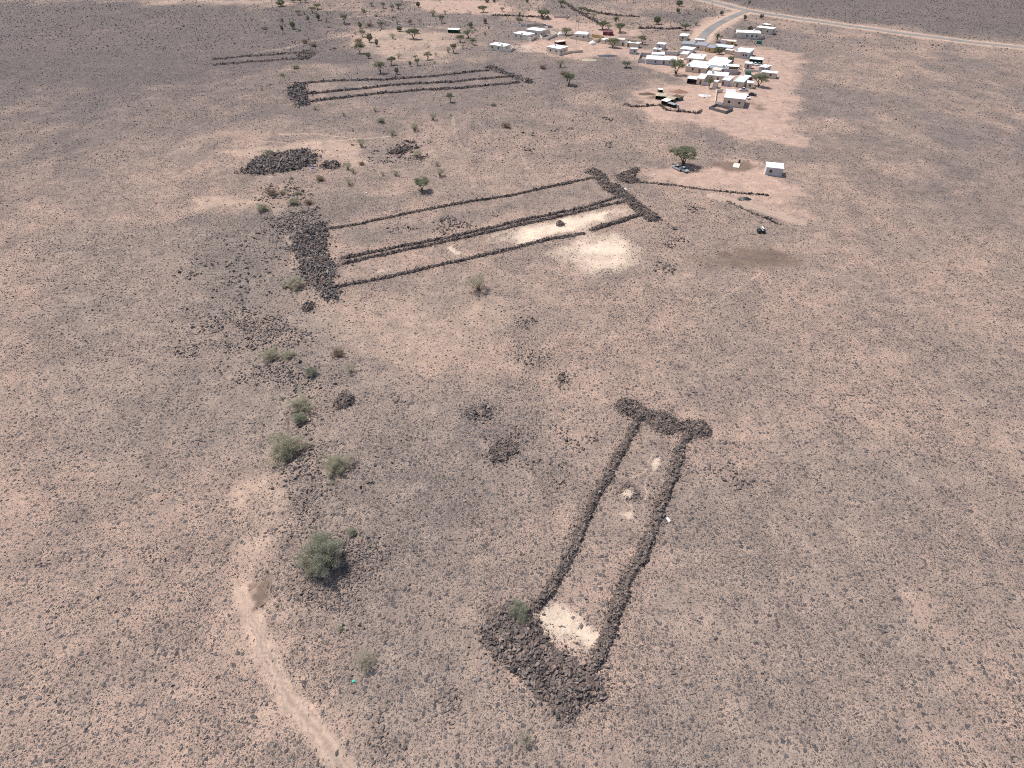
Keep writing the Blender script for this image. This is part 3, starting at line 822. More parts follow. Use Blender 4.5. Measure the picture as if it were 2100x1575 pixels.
HEAD2 = gxy(Z(1050, 240, 3.937, [(590, 445), (640, 418), (700, 428), (760, 480), (800, 545), (870, 555), (960, 635), (1060, 720), (1200, 812), (1180, 842), (1090, 848), (1050, 800), (950, 730), (890, 650), (800, 615), (740, 590), (680, 505), (640, 470)]))
heap('head_platform', area_sdf(HEAD2, 46, 0.5), 0.5, 0.85, 0.7, 0.5, e2, 46, 0.9)
FOOT2 = gxy(Z(525, 240, 3.937, [(350, 920), (460, 860), (490, 845), (565, 850), (572, 920), (585, 1000), (570, 1100), (625, 1180), (640, 1240), (610, 1330), (680, 1395), (665, 1470), (560, 1485), (430, 1345), (375, 1260), (360, 1170), (300, 1110), (278, 1050), (315, 970)]))
heap('foot_platform', area_sdf(FOOT2, 47, 1.2), 0.6, 0.6, 0.3, 0.62, e2, 47, 2.2, mat='basalt', gap=0.45)

# far enclosure
e3 = enclosure('far dry stone enclosure of three long thin parallel walls, near the houses', (850, 180))
heap('side_wall', line_sdf(gxy([(620, 171), (700, 166), (787, 164), (875, 158), (940, 151), (1000, 145)]), 1.15, 51), 0.7, 0.5, 0.8, 0.72, e3, 51, 0.9, mat='basalt')
heap('dividing_wall', line_sdf(gxy([(630, 192.5), (700, 186), (775, 178.5), (875, 171), (962, 164.5), (1047, 157)]), 1.2, 52), 0.7, 0.5, 0.8, 0.72, e3, 52, 0.9, mat='basalt')
heap('side_wall', line_sdf(gxy([(635, 208), (700, 201), (775, 192.5), (875, 184.5), (980, 177), (1047, 171), (1064, 169)]), 1.2, 53), 0.7, 0.5, 0.8, 0.72, e3, 53, 0.9, mat='basalt')
heap('head_platform', line_sdf(gxy([(1001, 138), (1010, 139), (1019, 144), (1030, 149), (1047, 155), (1066, 161.5), (1086, 168.6)]), 2.4, 54, 0.5), 0.8, 0.8, 0.6, 0.8, e3, 54, 1.2, mat='basalt')
FOOT3 = gxy(Z(525, 0, 4, [(250, 740), (300, 700), (350, 678), (392, 690), (418, 760), (422, 840), (435, 866), (340, 872), (308, 820), (270, 770)]))
heap('foot_platform', area_sdf(FOOT3, 55, 1.2), 0.9, 0.8, 0.35, 0.85, e3, 55, 2.0, mat='basalt')

# fragment upper left
e4 = enclosure('faint low stone enclosure on the dark slope at the upper left', (580, 115))
heap('side_wall', line_sdf(gxy([(440, 122), (490, 117), (525, 114), (580, 110.5), (618, 107.5)]), 1.4, 61), 0.9, 0.15, 0.3, 0.8, e4, 61, 1.6, mat='slabrock', gap=0.6)
heap('side_wall', line_sdf(gxy([(440, 133), (490, 129), (525, 126), (580, 122), (622, 120.5)]), 1.4, 62), 0.9, 0.15, 0.3, 0.8, e4, 62, 1.6, mat='slabrock', gap=0.6)
heap('head_platform', area_sdf(gxy([(612, 112), (622, 104), (640, 103), (645, 110), (632, 122), (615, 123)]), 63, 1.5), 1.0, 0.35, 0.2, 0.85, e4, 63, 2.4, mat='slabrock', gap=0.5)

# single heaps
def single(name, label, cat, fb, cell, hmax, slope, cs, seed, spill=0.8, group=None, size=(0.8, 1.7), mat='wallrock', gap=0.2):
    o = heap(name, fb, cell, hmax, slope, cs, None, seed, spill, size=size, mat=mat, gap=gap)
    tag(o, label, cat, group, 'thing')
    return o
single('cairn', 'oval stone cairn alone on stony ground between the left shrubs', 'cairn', area_sdf(gxy([(682, 828), (692, 812), (712, 805), (728, 812), (726, 826), (708, 838), (692, 842)]), 71, 0.3), 0.4, 1.0, 0.9, 0.42, 71, 0.6, 'stone cairns')
single('cairn', 'ruined round stone cairn on open ground, left of the nearest enclosure', 'cairn', area_sdf(gxy([(1007, 944), (1006, 915), (1022, 902), (1046, 899), (1062, 910), (1060, 930), (1045, 936), (1036, 948), (1020, 950)]), 72, 0.8), 0.4, 0.5, 0.6, 0.42, 72, 1.8, 'stone cairns')
single('cairn', 'small dark cairn on pale ground inside the middle enclosure', 'cairn', area_sdf(gxy([(1139, 458), (1148, 453), (1158, 458), (1155, 464), (1144, 465)]), 73, 0.3), 0.4, 0.8, 0.8, 0.5, 73, 0.5, 'stone cairns')
single('cairn', 'low spread cairn on stony ground above the hollow round cairn', 'cairn', area_sdf(gxy([(952, 846), (972, 838), (995, 832), (1012, 840), (990, 856), (965, 858)]), 74, 1.0), 0.5, 0.18, 0.3, 0.55, 74, 2.0, 'stone cairns', mat='basalt', gap=0.6)
single('cairn', 'loose stone heap just beyond the head of the middle enclosure', 'cairn', area_sdf(gxy([(1262, 362), (1272, 354), (1288, 352), (1304, 345), (1310, 352), (1300, 362), (1312, 370), (1296, 376), (1272, 372)]), 75, 1.4), 0.5, 0.6, 0.5, 0.6, 75, 1.2, 'stone cairns')
single('cairn', 'small stone heap inside the nearest enclosure, round a pale hollow', 'cairn', line_sdf(gxy([(1268, 1008), (1280, 997), (1298, 996), (1308, 1008), (1303, 1020), (1290, 1024)]), 0.45, 76, 0.6), 0.35, 0.12, 0.5, 0.40, 76, 1.6, 'stone cairns', mat='slabrock', gap=0.5)
single('cairn', 'stone heap below the foot of the middle enclosure at the left', 'cairn', area_sdf(gxy([(618, 632), (626, 622), (640, 620), (647, 628), (640, 638), (626, 640)]), 77, 0.7), 0.5, 0.7, 0.6, 0.55, 77, 1.2, 'stone cairns')
single('cairn', 'dark patch of piled stones in the middle of the open ground', 'cairn', area_sdf(gxy([(1143, 770), (1152, 764), (1160, 770), (1157, 782), (1148, 786)]), 78, 0.4), 0.4, 0.5, 0.7, 0.45, 78, 0.9, 'stone cairns')
single('rock_outcrop', 'rugged dark basalt outcrop beside the left scrub, above the middle enclosure', 'rock outcrop', area_sdf(gxy([(500, 348), (520, 330), (545, 322), (575, 315), (610, 309), (640, 310), (652, 320), (645, 335), (620, 345), (590, 352), (560, 356), (525, 357), (490, 356)]), 79, 1.8), 0.8, 1.25, 0.4, 0.85, 79, 3.5, size=(0.7, 2.0), mat='slabrock', gap=0.45)
single('rock_outcrop', 'low dark rocks just right of the rugged basalt outcrop', 'rock outcrop', area_sdf(gxy([(655, 340), (668, 334), (688, 333), (700, 340), (690, 346), (662, 346)]), 80, 1.2), 0.6, 0.9, 0.6, 0.8, 80, 1.2, size=(0.9, 1.8))
single('rock_outcrop', 'flat dark rock bank on the open slope above the middle enclosure', 'rock outcrop', area_sdf(gxy([(800, 312), (815, 304), (835, 300), (846, 304), (835, 312), (815, 318)]), 81, 1.0), 0.6, 0.6, 0.5, 0.7, 81, 1.4, size=(0.9, 1.7))
def fence(label, pts, hw, h, cs, seed):
    return single('stone_fence', label, 'stone wall', line_sdf(gxy(pts), hw, seed, 0.5), max(0.4, hw * 0.6), h, 1.2, cs, seed, 0.5, 'low dry stone field walls')
fence('broken row of dark stones bordering the sandy yard, right of the middle enclosure', [(1288, 374), (1318, 375), (1346, 376.5), (1352, 378), (1380, 380), (1410, 384), (1440, 389), (1470, 391.5), (1500, 395), (1540, 398), (1575, 401)], 0.40, 0.3, 0.75, 91)
fence('thin stone kerb along the lower edge of the sandy path at the right', [(1490, 413), (1520, 427), (1550, 440), (1568, 447), (1600, 462)], 0.35, 0.25, 0.8, 92)
fence('curved stone fence at the village edge below the animal pens', [(1280, 214), (1295, 219), (1320, 219), (1352, 216), (1366, 226), (1390, 229.5), (1400, 229), (1420, 231.5), (1430, 233), (1438, 229)], 0.55, 0.6, 0.9, 93)
fence('dark stone wall on the bare slope behind the village', [(1311, 59), (1335, 58), (1360, 60), (1398, 59)], 1.0, 1.1, 1.0, 94)
fence('low stone terrace wall left of the top road', [(1200, 20), (1230, 28), (1260, 32), (1310, 35)], 1.1, 0.8, 1.1, 95)
fence('stone rubble line between the far trees and the H-frame pole', [(1160, 8), (1180, 22), (1195, 30), (1225, 46)], 1.4, 0.8, 1.2, 96)
fence('grey stone wall crossing the plain beyond the distant houses', [(1010, 32), (1050, 33), (1090, 35), (1125, 36)], 0.9, 0.8, 1.1, 97)

# ------------------------------------------------------------------ loose stones on the ground
INSIDE = [gxy([(1110, 1240), (1310, 870), (1400, 890), (1225, 1350)]),
          gxy([(680, 475), (1215, 370), (1270, 405), (705, 530)]), gxy([(695, 545), (1280, 418), (1320, 435), (700, 585)]),
          gxy([(630, 173), (1000, 147), (1075, 168), (640, 207)])]
def clear_of_heaps(x, y):
    ok = np.ones(len(x), bool)
    for fn, b in ALL_SDF:
        q = (x > b[0]) & (x < b[1]) & (y > b[2]) & (y < b[3])
        if q.any(): ok[q] &= fn(x[q], y[q]) > 0
    return ok
def loose():
    P_, S_, K_ = [], [], []
    bands = ((-40, 75, 0.27, 0.06, 0.30), (-40, 62, 0.44, 0.10, 0.70), (62, 130, 0.62, 0.15, 0.72), (130, 250, 0.92, 0.26, 0.80), (250, 470, 1.6, 0.42, 1.10), (470, 720, 2.8, 0.8, 1.8))
    for d0, d1, c, s0, s1 in bands:
        half = (d1 + 60) * 0.98 + 12
        x, y = jitter_cells(-half, half, max(d0, 12), d1, c)
        px, py = P(x, y, 0 * x)
        s = (px > -60) & (px < 2160) & (py < 1640)
        x, y = x[s], y[s]
        f = fields(x, y)
        n = fbm(x / 11.0, y / 11.0, 201, 4)
        n2 = fbm(x / 2.4, y / 2.4, 202, 3)
        v = smooth(0.36, 0.70, n * 0.5 + n2 * 0.5)
        v = v * (1 - 0.45 * smooth(0.54, 0.68, fbm(x / 26.0, y / 26.0, 205, 3)))          # barer pans and runnels
        dens = 0.14 + 0.9 * v
        dens = dens * (1 + 0.3 * f['grey'] + 0.5 * f['dark'] + 0.9 * f['slab']) + f['speck'] * (0.3 + 0.6 * v)
        dens *= (1 - 0.70 * f['sand']) * (1 - 0.85 * f['red']) * (1 - 0.95 * f['pale']) * (1 - 0.5 * f['pale2']) * (1 - np.clip(1.3 * f['track'], 0, 1)) * (1 - f['road']) * (1 - 0.8 * f['brown'])
        for poly in INSIDE:                      # cleared bays inside the enclosures
            dens *= np.where(poly_sdf(x, y, poly) < 0, 0.28, 1.0)
        dens = dens + f['clump'] * 0.3
        keep = rng.uniform(0, 1, len(x)) < dens
        x, y = x[keep], y[keep]; f = {k: q[keep] for k, q in f.items()}
        ok = clear_of_heaps(x, y)
        x, y = x[ok], y[ok]; f = {k: q[ok] for k, q in f.items()}
        slab = rng.uniform(0, 1, len(x)) < np.clip(0.9 * f['slab'] * (1 - f['clump']), 0, 1) + 0.12 + 0.45 * (1 - smooth(65, 120, np.hypot(x, y)))
        sz = s0 + (s1 - s0) * rng.beta(1.0, 3.9, len(x))
        sz = np.where(slab, s0 * 1.2 + (s1 * 1.2 - s0) * rng.beta(1.0, 3.4, len(x)), sz) * (1 + 0.35 * f['clump'])
        P_.append(np.stack([x, y, height(x, y) + sz * np.where(slab, 0.06, 0.12)], 1)); S_.append(sz); K_.append(slab)
    P_, S_, K_ = np.concatenate(P_), np.concatenate(S_), np.concatenate(K_)
    print('loose stones', len(P_), 'plates', int(K_.sum()))
    scatter('gravel_stones', P_[~K_], S_[~K_], 'basalt', None, 0.5, (0.6, 1.1))
    scatter('gravel_plates', P_[K_], S_[K_], 'slabrock', None, 0.4, (0.45, 0.95))
loose()

RUBBLE = [gxy(p) for p in (      # broken dark rubble down the left edge of the plain
    [(380, 640), (525, 645), (600, 655), (650, 690), (625, 730), (560, 735), (480, 740), (380, 720)],
    [(420, 740), (530, 738), (600, 748), (655, 780), (640, 900), (610, 890), (600, 800), (540, 780), (430, 780)],
    [(600, 890), (640, 880), (680, 930), (720, 985), (690, 1010), (640, 990), (630, 1090), (585, 1080), (580, 990), (560, 960)],
    [(640, 1100), (720, 1095), (840, 1115), (800, 1165), (740, 1190), (700, 1250), (640, 1240), (660, 1180)],
    [(525, 445), (600, 425), (660, 425), (610, 500), (600, 560), (560, 600), (480, 620), (400, 560)],
    [(745, 300), (800, 298), (850, 292), (870, 310), (840, 335), (770, 335)],
    [(525, 395), (600, 380), (650, 385), (640, 410), (560, 425), (500, 420)])]
def clusters():
    P_, S_, K_ = [], [], []
    for d0, d1, c in ((10, 70, 0.5), (70, 140, 0.7), (140, 260, 0.95), (260, 420, 1.5)):
        half = d1 * 0.9 + 30
        x, y = jitter_cells(-half, half, d0, d1, c)
        cl = soft(x, y, CLUMP, 1.4); rb = np.maximum(soft(x, y, RUBBLE[:4] + RUBBLE[5:], 4.5), 0.45 * soft(x, y, RUBBLE[4:5], 6.0))
        n = fbm(x / 3.2, y / 3.2, 411, 3)
        pr = 0.75 * cl + 0.85 * rb * smooth(0.36, 0.58, n)
        k = (rng.uniform(0, 1, len(x)) < pr) & clear_of_heaps(x, y)
        K_.append((rb > cl)[k]); x, y = x[k], y[k]
        sz = c * (0.55 + 1.25 * rng.beta(1.2, 2.6, len(x)))
        P_.append(np.stack([x, y, height(x, y) + sz * 0.12], 1)); S_.append(sz)
    P_, S_, K_ = np.concatenate(P_), np.concatenate(S_), np.concatenate(K_)
    scatter('cluster_stones', P_[~K_], S_[~K_], 'wallrock', None, 0.6, (0.55, 1.0))
    scatter('rubble_stones', P_[K_], S_[K_], 'slabrock', None, 0.7, (0.6, 1.1))
clusters()

# boulders big enough to point at, one object each
def boulders():
    zones = [
        ('rounded grey boulder half sunk in the open stony ground right of the nearest enclosure', 'boulders on the open ground at the lower right', 1050, 1080, 3.181,
         [(1310, 628), (760, 1050), (820, 955), (695, 920), (1115, 1300), (1055, 960), (1350, 1045), (1175, 1090), (1205, 1130), (1580, 1150), (1390, 1435), (1295, 1540), (1425, 960), (1500, 850), (1230, 1370), (1040, 770), (975, 370), (1010, 400), (940, 620), (1010, 700), (1110, 1145), (1630, 1200), (1210, 1300), (1545, 1185), (1365, 185), (1450, 300), (1480, 340), (1160, 490), (1390, 800), (1560, 810), (1590, 560), (830, 370), (1230, 600), (1500, 230), (1280, 440), (1330, 730), (860, 930), (1095, 920), (1470, 1190), (1640, 950), (1250, 1330), (1580, 1270)], (0.6, 1.1)),
        ('flat grey boulder on the cleared ground inside the nearest enclosure', 'boulders inside the nearest enclosure', 1050, 1080, 3.181,
         [(395, 595), (335, 535), (440, 480), (480, 470), (450, 570), (315, 650), (450, 650), (765, 15), (370, 490), (620, 500), (630, 400), (760, 80)], (0.6, 1.1)),
        ('angular boulder on the rough ground left of the nearest enclosure foot', 'boulders on the rough ground at the lower left', 525, 1080, 3.181,
         [(570, 380), (630, 430), (600, 500), (1200, 1065), (1290, 1190), (820, 1260), (790, 1260), (635, 1080), (675, 1085), (800, 1040), (1570, 940), (1450, 990), (915, 970), (1110, 990), (1530, 1040), (975, 1440), (1495, 880), (745, 1240), (1850, 1320), (765, 1530), (900, 920), (1230, 930)], (0.65, 1.2)),
        ('dark boulder on the open ground between the hollow cairn and the nearest enclosure head', 'boulders by the head of the nearest enclosure', 1050, 640, 3.425,
         [(975, 930), (820, 1130), (770, 1460), (825, 1525), (1370, 1220), (1415, 1220), (1300, 1370), (1500, 1365), (1490, 1000), (505, 965), (520, 1000), (430, 640), (560, 550), (350, 1090), (870, 1000), (1080, 1480), (1085, 1455), (1160, 870), (610, 800), (1520, 980)], (0.6, 1.0)),
    ]
    for label, grp, ox, oy, k, pts, (s0, s1) in zones:
        for (cx, cy) in pts:
            g = G(ox + cx / k, oy + cy / k)
            sz = s0 + (s1 - s0) * rng.beta(1.2, 2.2)
            o = bpy.data.objects.new('boulder', rock_mesh(int(rng.integers(0, NR)), 'slabrock' if 'grey' in label else 'basalt'))
            o.location = (g.x, g.y, g.z + sz * 0.10)
            o.rotation_euler = (rng.uniform(-0.3, 0.3), rng.uniform(-0.3, 0.3), rng.uniform(0, 6.28))
            o.scale = (sz * rng.uniform(0.9, 1.35), sz * rng.uniform(0.8, 1.1), sz * rng.uniform(0.5, 0.85))
            link(o); tag(o, label, 'boulder', grp)
boulders()
# ------------------------------------------------------------------ village
def house_frame(A, B, D=None, C=None, W=None):
    a, b = G(*A), G(*B)
    u = Vector((b.x - a.x, b.y - a.y, 0)); w = u.length; u.normalize()
    v = Vector((-u.y, u.x, 0))
    if C is not None:
        c = G(*C); D = abs((c - b).dot(v))
    rz = math.atan2(u.y, u.x)
    z = min(a.z, b.z, float(height(*(a + v * D).xy)), float(height(*(b + v * D).xy)))
    return Vector((a.x, a.y, z)), rz, w, D

WIN_CACHE = {}
def window_mesh(w, h):
    k = (round(w, 2), round(h, 2))
    if k not in WIN_CACHE:
        m = MB()
        m.box(-w / 2, w / 2, -0.05, 0.03, 0, h, 0)
        t = 0.09
        for x0, x1, z0, z1 in ((-w / 2 - t, -w / 2, -t, h + t), (w / 2, w / 2 + t, -t, h + t), (-w / 2, w / 2, -t, 0), (-w / 2, w / 2, h, h + t)):
            m.box(x0, x1, -0.08, 0.05, z0, z1, 1)
        WIN_CACHE[k] = m.mesh('window', [M['glass'], M['frame']])
    return WIN_CACHE[k]

def put_opening(kind, parent, x, y, z, rot, w=1.0, h=1.1):
    if kind == 'window':
        o = bpy.data.objects.new('window', window_mesh(w, h))
    else:
        m = MB(); m.box(-w / 2, w / 2, -0.04, 0.03, 0, h, 0); m.box(-w / 2 - 0.08, -w / 2, -0.07, 0.04, 0, h + 0.08, 1); m.box(w / 2, w / 2 + 0.08, -0.07, 0.04, 0, h + 0.08, 1); m.box(-w / 2, w / 2, -0.07, 0.04, h, h + 0.08, 1)
        o = bpy.data.objects.new('door', m.mesh('door', [M['door'], M['frame']]))
    o.location = (x, y, z); o.rotation_euler = (0, 0, rot)
    return link(o, parent)

HN = [0]
def house(label, A, B, D, H, wall='cream', roof='white_roof', name='house', cat='house', wins=(), side=(), doors=(), sdoors=(), group='village houses and outbuildings', over=0.22, lip=0.0, unit=None, slope=0.0, C=None):
    loc, rz, w, D = house_frame(A, B, D, C)
    e = empty(name, loc, rz)
    tag(e, label, cat, group)
    m = MB()
    m.box(0, w, 0, D, -0.6, H)
    m.box(-0.05, w + 0.05, -0.05, D + 0.05, -0.6, 0.35)         # plinth
    if lip:
        for x0, x1, y0, y1 in ((0, w, 0, 0.18), (0, w, D - 0.18, D), (0, 0.18, 0.18, D - 0.18), (w - 0.18, w, 0.18, D - 0.18)):
            m.box(x0, x1, y0, y1, H + 0.002, H + lip)
    m.build('wall', M[wall], e)
    r = MB()
    zf, zb = H + 0.01, H + 0.01 + slope
    if lip:
        r.box(0.19, w - 0.19, 0.19, D - 0.19, H + 0.003, H + 0.05)
    else:
        o = over
        n = max(1, int(round(w / 4.5)))
        for k in range(n):                                        # sheets lapped a little over each other
            x0, x1 = -o + (w + 2 * o) * k / n, -o + (w + 2 * o) * (k + 1) / n
            dz = 0.03 * (k % 2)
            c = [(x0, -o, zf + dz), (x1 - 0.02, -o, zf + dz), (x1 - 0.02, D + o, zb + dz), (x0, D + o, zb + dz)]
            t = [(a, b, z + 0.16) for a, b, z in c]
            r.poly(t); r.poly(c[::-1])
            for i in range(4): r.quad(c[i], c[(i + 1) % 4], t[(i + 1) % 4], t[i])
    r.build('roof', M[roof], e)
    HN[0] += 1; q = random.Random(HN[0] * 7)
    if wall not in ('green_paint', 'maroon') and w > 5:
        if not wins and not doors: wins = (q.uniform(0.15, 0.3), q.uniform(0.55, 0.8)) if w > 9 else (q.uniform(0.2, 0.7),)
        if not side and not sdoors and D > 6: side = (q.uniform(0.2, 0.7),)
    if HN[0] % 3 == 1 and not lip and w > 7:                     # water tank standing on the roof
        tx, ty = w * q.uniform(0.2, 0.85), D * q.uniform(0.55, 0.85)
        tk = MB(); tk.tube([(tx, ty, H + 0.2), (tx, ty, H + 0.3), (tx, ty, H + 1.25), (tx, ty, H + 1.45)], [0.6, 0.68, 0.68, 0.3], 10)
        tk.build('water_tank', M['canvas' if HN[0] % 2 else 'steel'], e)
    for fx in wins: put_opening('window', e, w * fx, 0, H * 0.42, 0)
    for fy in side: put_opening('window', e, w, D * fy, H * 0.42, math.pi / 2)
    for fx in doors: put_opening('door', e, w * fx, 0, 0.36, 0, 1.0, 2.1)
    for fy in sdoors: put_opening('door', e, w, D * fy, 0.36, math.pi / 2, 1.0, 2.1)
    if unit:
        u = MB(); x, y = w * unit[0], D * unit[1]
        u.box(x - 0.7, x + 0.7, y - 0.5, y + 0.5, H + 0.2, H + 1.0)
        u.build('roof_box', M['steel'], e)
    return e, w, D

def shelter(label, A, B, D, H, roof='white_roof', back='dark_block', name='carport', cat='carport', front_drop=0.3, posts=3, group='village houses and outbuildings'):
    loc, rz, w, D = house_frame(A, B, D)
    e = empty(name, loc, rz); tag(e, label, cat, group)
    m = MB(); m.box(0, w, D - 0.15, D, -0.3, H); m.box(0, 0.15, 0.2, D - 0.16, -0.3, H); m.box(w - 0.15, w, 0.2, D - 0.16, -0.3, H)
    m.build('wall', M[back], e)
    r = MB()
    c = [(-0.2, -0.5, H - front_drop), (w + 0.2, -0.5, H - front_drop), (w + 0.2, D + 0.2, H + 0.05), (-0.2, D + 0.2, H + 0.05)]
    t = [(a, b, z + 0.14) for a, b, z in c]
    r.poly(t); r.poly(c[::-1])
    for i in range(4): r.quad(c[i], c[(i + 1) % 4], t[(i + 1) % 4], t[i])
    r.build('roof', M[roof], e)
    for k in range(posts):
        p = MB(); x = 0.1 + (w - 0.2) * k / max(1, posts - 1)
        p.tube([(x, -0.25, -0.2), (x, -0.25, H - front_drop + 0.02)], [0.06, 0.06], 6)
        p.build('post', M['wood'], e)
    return e

def yard_wall(label, pts, H=2.0, th=0.22, mat='tan', name='compound_wall', cat='wall', group='walls round the village yards', closed=False, cap=None):
    g = [G(*p) for p in pts]
    if closed: g = g + [g[0]]
    z0 = min(p.z for p in g)
    e = empty(name, (g[0].x, g[0].y, z0)); tag(e, label, cat, group, 'thing')
    o = Vector((g[0].x, g[0].y, 0))
    for i, (a, b) in enumerate(zip(g[:-1], g[1:])):
        d = Vector((b.x - a.x, b.y - a.y, 0)); L = d.length
        rot = Matrix.Rotation(math.atan2(d.y, d.x), 4, 'Z')
        T = Matrix.Translation(Vector((a.x, a.y, 0)) - o) @ rot
        m = MB(); m.box(0 if i == 0 else th * 0.5 + 0.004, L + th * 0.5, -th / 2, th / 2, -0.6, H + 0.003 * (i % 2), 0, T)
        n = max(1, int(L / 4))
        for k in range(n + 1):
            x = L * k / n
            m.box(x - 0.19, x + 0.19, -th / 2 - 0.05, th / 2 + 0.05, -0.6, H + 0.09 + 0.003 * (i % 2), 0, T)
        m.build('wall_run', M[mat], e)
    return e

# houses standing apart on the left
house('lone cream house with a white flat roof, leftmost in the village', (1003.5, 102.3), (1033.6, 105.6), 8.5, 3.5, 'cream', wins=(0.2, 0.62), side=(0.45,), unit=(0.8, 0.12))
yard_wall('low cream yard wall on the right side of the lone left house', [(1034.2, 106.0), (1046.3, 107.2), (1055, 101.6), (1049, 99)], 1.9, mat='cream')
house('cream house with three front windows, left of a pair of white roofed houses', (1052.6, 78.3), (1081.5, 82.6), 9.5, 3.5, 'cream', wins=(0.2, 0.55), sdoors=(0.6,), unit=(0.55, 0.1))
yard_wall('cream wall joining the paired white roofed houses', [(1082.2, 82.8), (1089.5, 84.4), (1100, 79.3)], 2.4, mat='cream')
house('rear right house of the pair with a raised white roof', (1078.5, 72.8), (1107, 76.3), 10, 4.3, 'cream', sdoors=(0.25,), side=(0.6,))
yard_wall('pale walled yard right of the paired houses', [(1107.5, 77.3), (1112, 80.5), (1122.8, 82.5), (1142.5, 73.2), (1128, 68.5), (1112, 67)], 2.2, mat='cream')
house('corner house with a diamond shaped white roof in the open sand', (1121, 107.6), (1146.6, 113.8), 9, 4.0, 'cream', wins=(0.3, 0.75), side=(0.25, 0.65), C=(1169, 109.2), unit=None)
yard_wall('long tan yard wall running right from the corner house', [(1147.2, 114.2), (1170, 109.8), (1194.4, 107.2), (1190, 100.5)], 1.9, mat='tan')
shelter('small open shed with a cream roof behind the corner house', (1141.5, 94), (1160, 91), 3.0, 2.6, 'cream_roof', 'maroon')
house('white roofed house behind a long tan wall, near the H-frame pole', (1177.8, 80.6), (1203, 83), 9.5, 3.9, 'cream', wins=(), side=(0.3,), sdoors=(0.55,), unit=(0.93, 0.85))
yard_wall('long tan wall in front of the house by the H-frame pole', [(1169.5, 79.6), (1196, 84.2), (1224.3, 88)], 2.1, mat='tan')
yard_wall('ochre yard wall right of the house by the H-frame pole', [(1225, 87.7), (1236, 79.8), (1214.5, 76.2)], 2.2, mat='ochre')
e, w, D = house('dark maroon metal shed under the acacias', (1236.2, 72), (1256, 73.2), 6, 2.2, 'maroon', 'maroon', 'shed', 'shed', over=0.1)
house('beige flat roofed house behind the acacia on red sand', (1249, 92.4), (1279, 94.9), 7, 4.0, 'cream', 'cream_roof', lip=0.35, doors=(0.93,))
house('low beige room with a small white roof at the beige house left end', (1231.4, 88.6), (1246.4, 90.9), 4.5, 2.6, 'cream')
house('tan annex with a small white roof right of the beige house', (1286, 96.5), (1309, 98.6), 5, 2.9, 'tan', 'white_roof', doors=(0.08,))
yard_wall('pale wall linking the beige house to its tan annex', [(1280, 95.2), (1285.5, 96.5)], 3.6, mat='cream')
# middle
house('small blue-grey cabin with a white roof, alone left of the long low house', (1290.2, 110.4), (1306, 111.6), 5.0, 3.2, 'grey_wall', 'white_roof', 'cabin', 'cabin', lip=0.3)
house('long low house with a bright white roof behind the big spreading acacia', (1324, 130.3), (1385, 134.8), 11, 3.0, 'grey_wall', 'white_roof', wins=(0.32, 0.8), doors=(0.6,))
house('white roofed wing behind the long low house', (1337, 122.2), (1361, 123.6), 6, 3.5, 'grey_wall', 'white_roof')
yard_wall('grey sheet metal fence at the left end of the long low house', [(1322.5, 130), (1308.6, 128.3), (1313.5, 115.5), (1334, 116.5)], 2.4, mat='grey_wall', th=0.12)
house('open porch with a cream roof at the right end of the long low house', (1388.5, 133), (1398.5, 134), 4, 3.2, 'tan', 'cream_roof', doors=(0.45,))
house('tall grey cabin with a flat white roof above the long low house', (1345, 101.6), (1361, 103.2), 6, 3.7, 'grey_wall', 'white_roof', 'cabin', 'cabin')
house('square grey hut with a dark mark on its white roof', (1338.6, 111.0), (1353.6, 112.2), 4.5, 3.2, 'grey_wall', 'white_roof', 'cabin', 'cabin', unit=(0.5, 0.5))
yard_wall('brown fence right of the square grey hut', [(1362.5, 111.8), (1387, 114.2), (1393, 111)], 2.4, mat='grey_wall', th=0.14)
house('white roofed tan house left of the end of the access road', (1391.8, 82.7), (1408, 84.2), 9, 3.2, 'tan', 'white_roof')
house('pale grey row house below the end of the access road', (1397, 99.8), (1421.5, 102.3), 11, 3.3, 'grey_wall', 'grey_roof', doors=(0.8,))
house('brown house with a grey roof in the middle of the upper row', (1422.5, 102.4), (1445.5, 104.8), 12, 3.3, 'tan', 'grey_roof', wins=(0.35,))
house('grey roofed house at the right of the upper row, beside a bushy tree', (1446.4, 106.6), (1463, 108.6), 10, 3.0, 'ochre', 'grey_roof')
house('small white roofed room behind the upper row, at the access road end', (1424, 91.2), (1442, 93), 4, 3.4, 'cream', 'white_roof')
house('long pale blue roofed house right of the bushy tree', (1464.5, 104), (1499.5, 107.8), 9, 3.0, 'tan', 'blue_roof')
house('low room with a bluish white roof in front of the pale blue roof', (1486, 110.4), (1499, 112), 4, 2.7, 'tan', 'white_roof')
house('white house with a low white front room, left in the middle row', (1393.6, 109.5), (1418.5, 111.5), 9, 2.9, 'canvas', 'white_roof')
house('small white roofed house at the left end of the middle row', (1394, 121), (1407, 122.4), 9, 3.2, 'cream', 'white_roof')
house('broad white roofed house in the middle row, left of a narrow alley', (1407.5, 129.5), (1438.5, 133), 14, 3.3, 'cream', 'white_roof')
house('long white roofed house with a grey lower front wall, right of the big spreading acacia', (1404.8, 147), (1446.5, 150.3), 18, 3.3, 'tan', 'white_roof', wins=(0.35,), doors=(0.7,), unit=(0.12, 0.06))
house('largest white roof of the village, right of the alley', (1443.5, 142.5), (1483.5, 146.2), 24, 3.5, 'grey_wall', 'white_roof')
house('grey roofed house in front of the largest white roof', (1453.2, 149.5), (1491, 152.8), 8, 3.0, 'grey_wall', 'grey_roof')
yard_wall('plain grey block wall right of the grey roofed house', [(1491.5, 151.8), (1510.5, 153.2), (1513, 148.8)], 3.0, mat='grey_wall')
shelter('bright white awning over an ochre wall behind the grey block wall', (1489, 147.2), (1513, 149), 3.5, 3.7, 'white_roof', 'ochre', 'awning', 'awning')
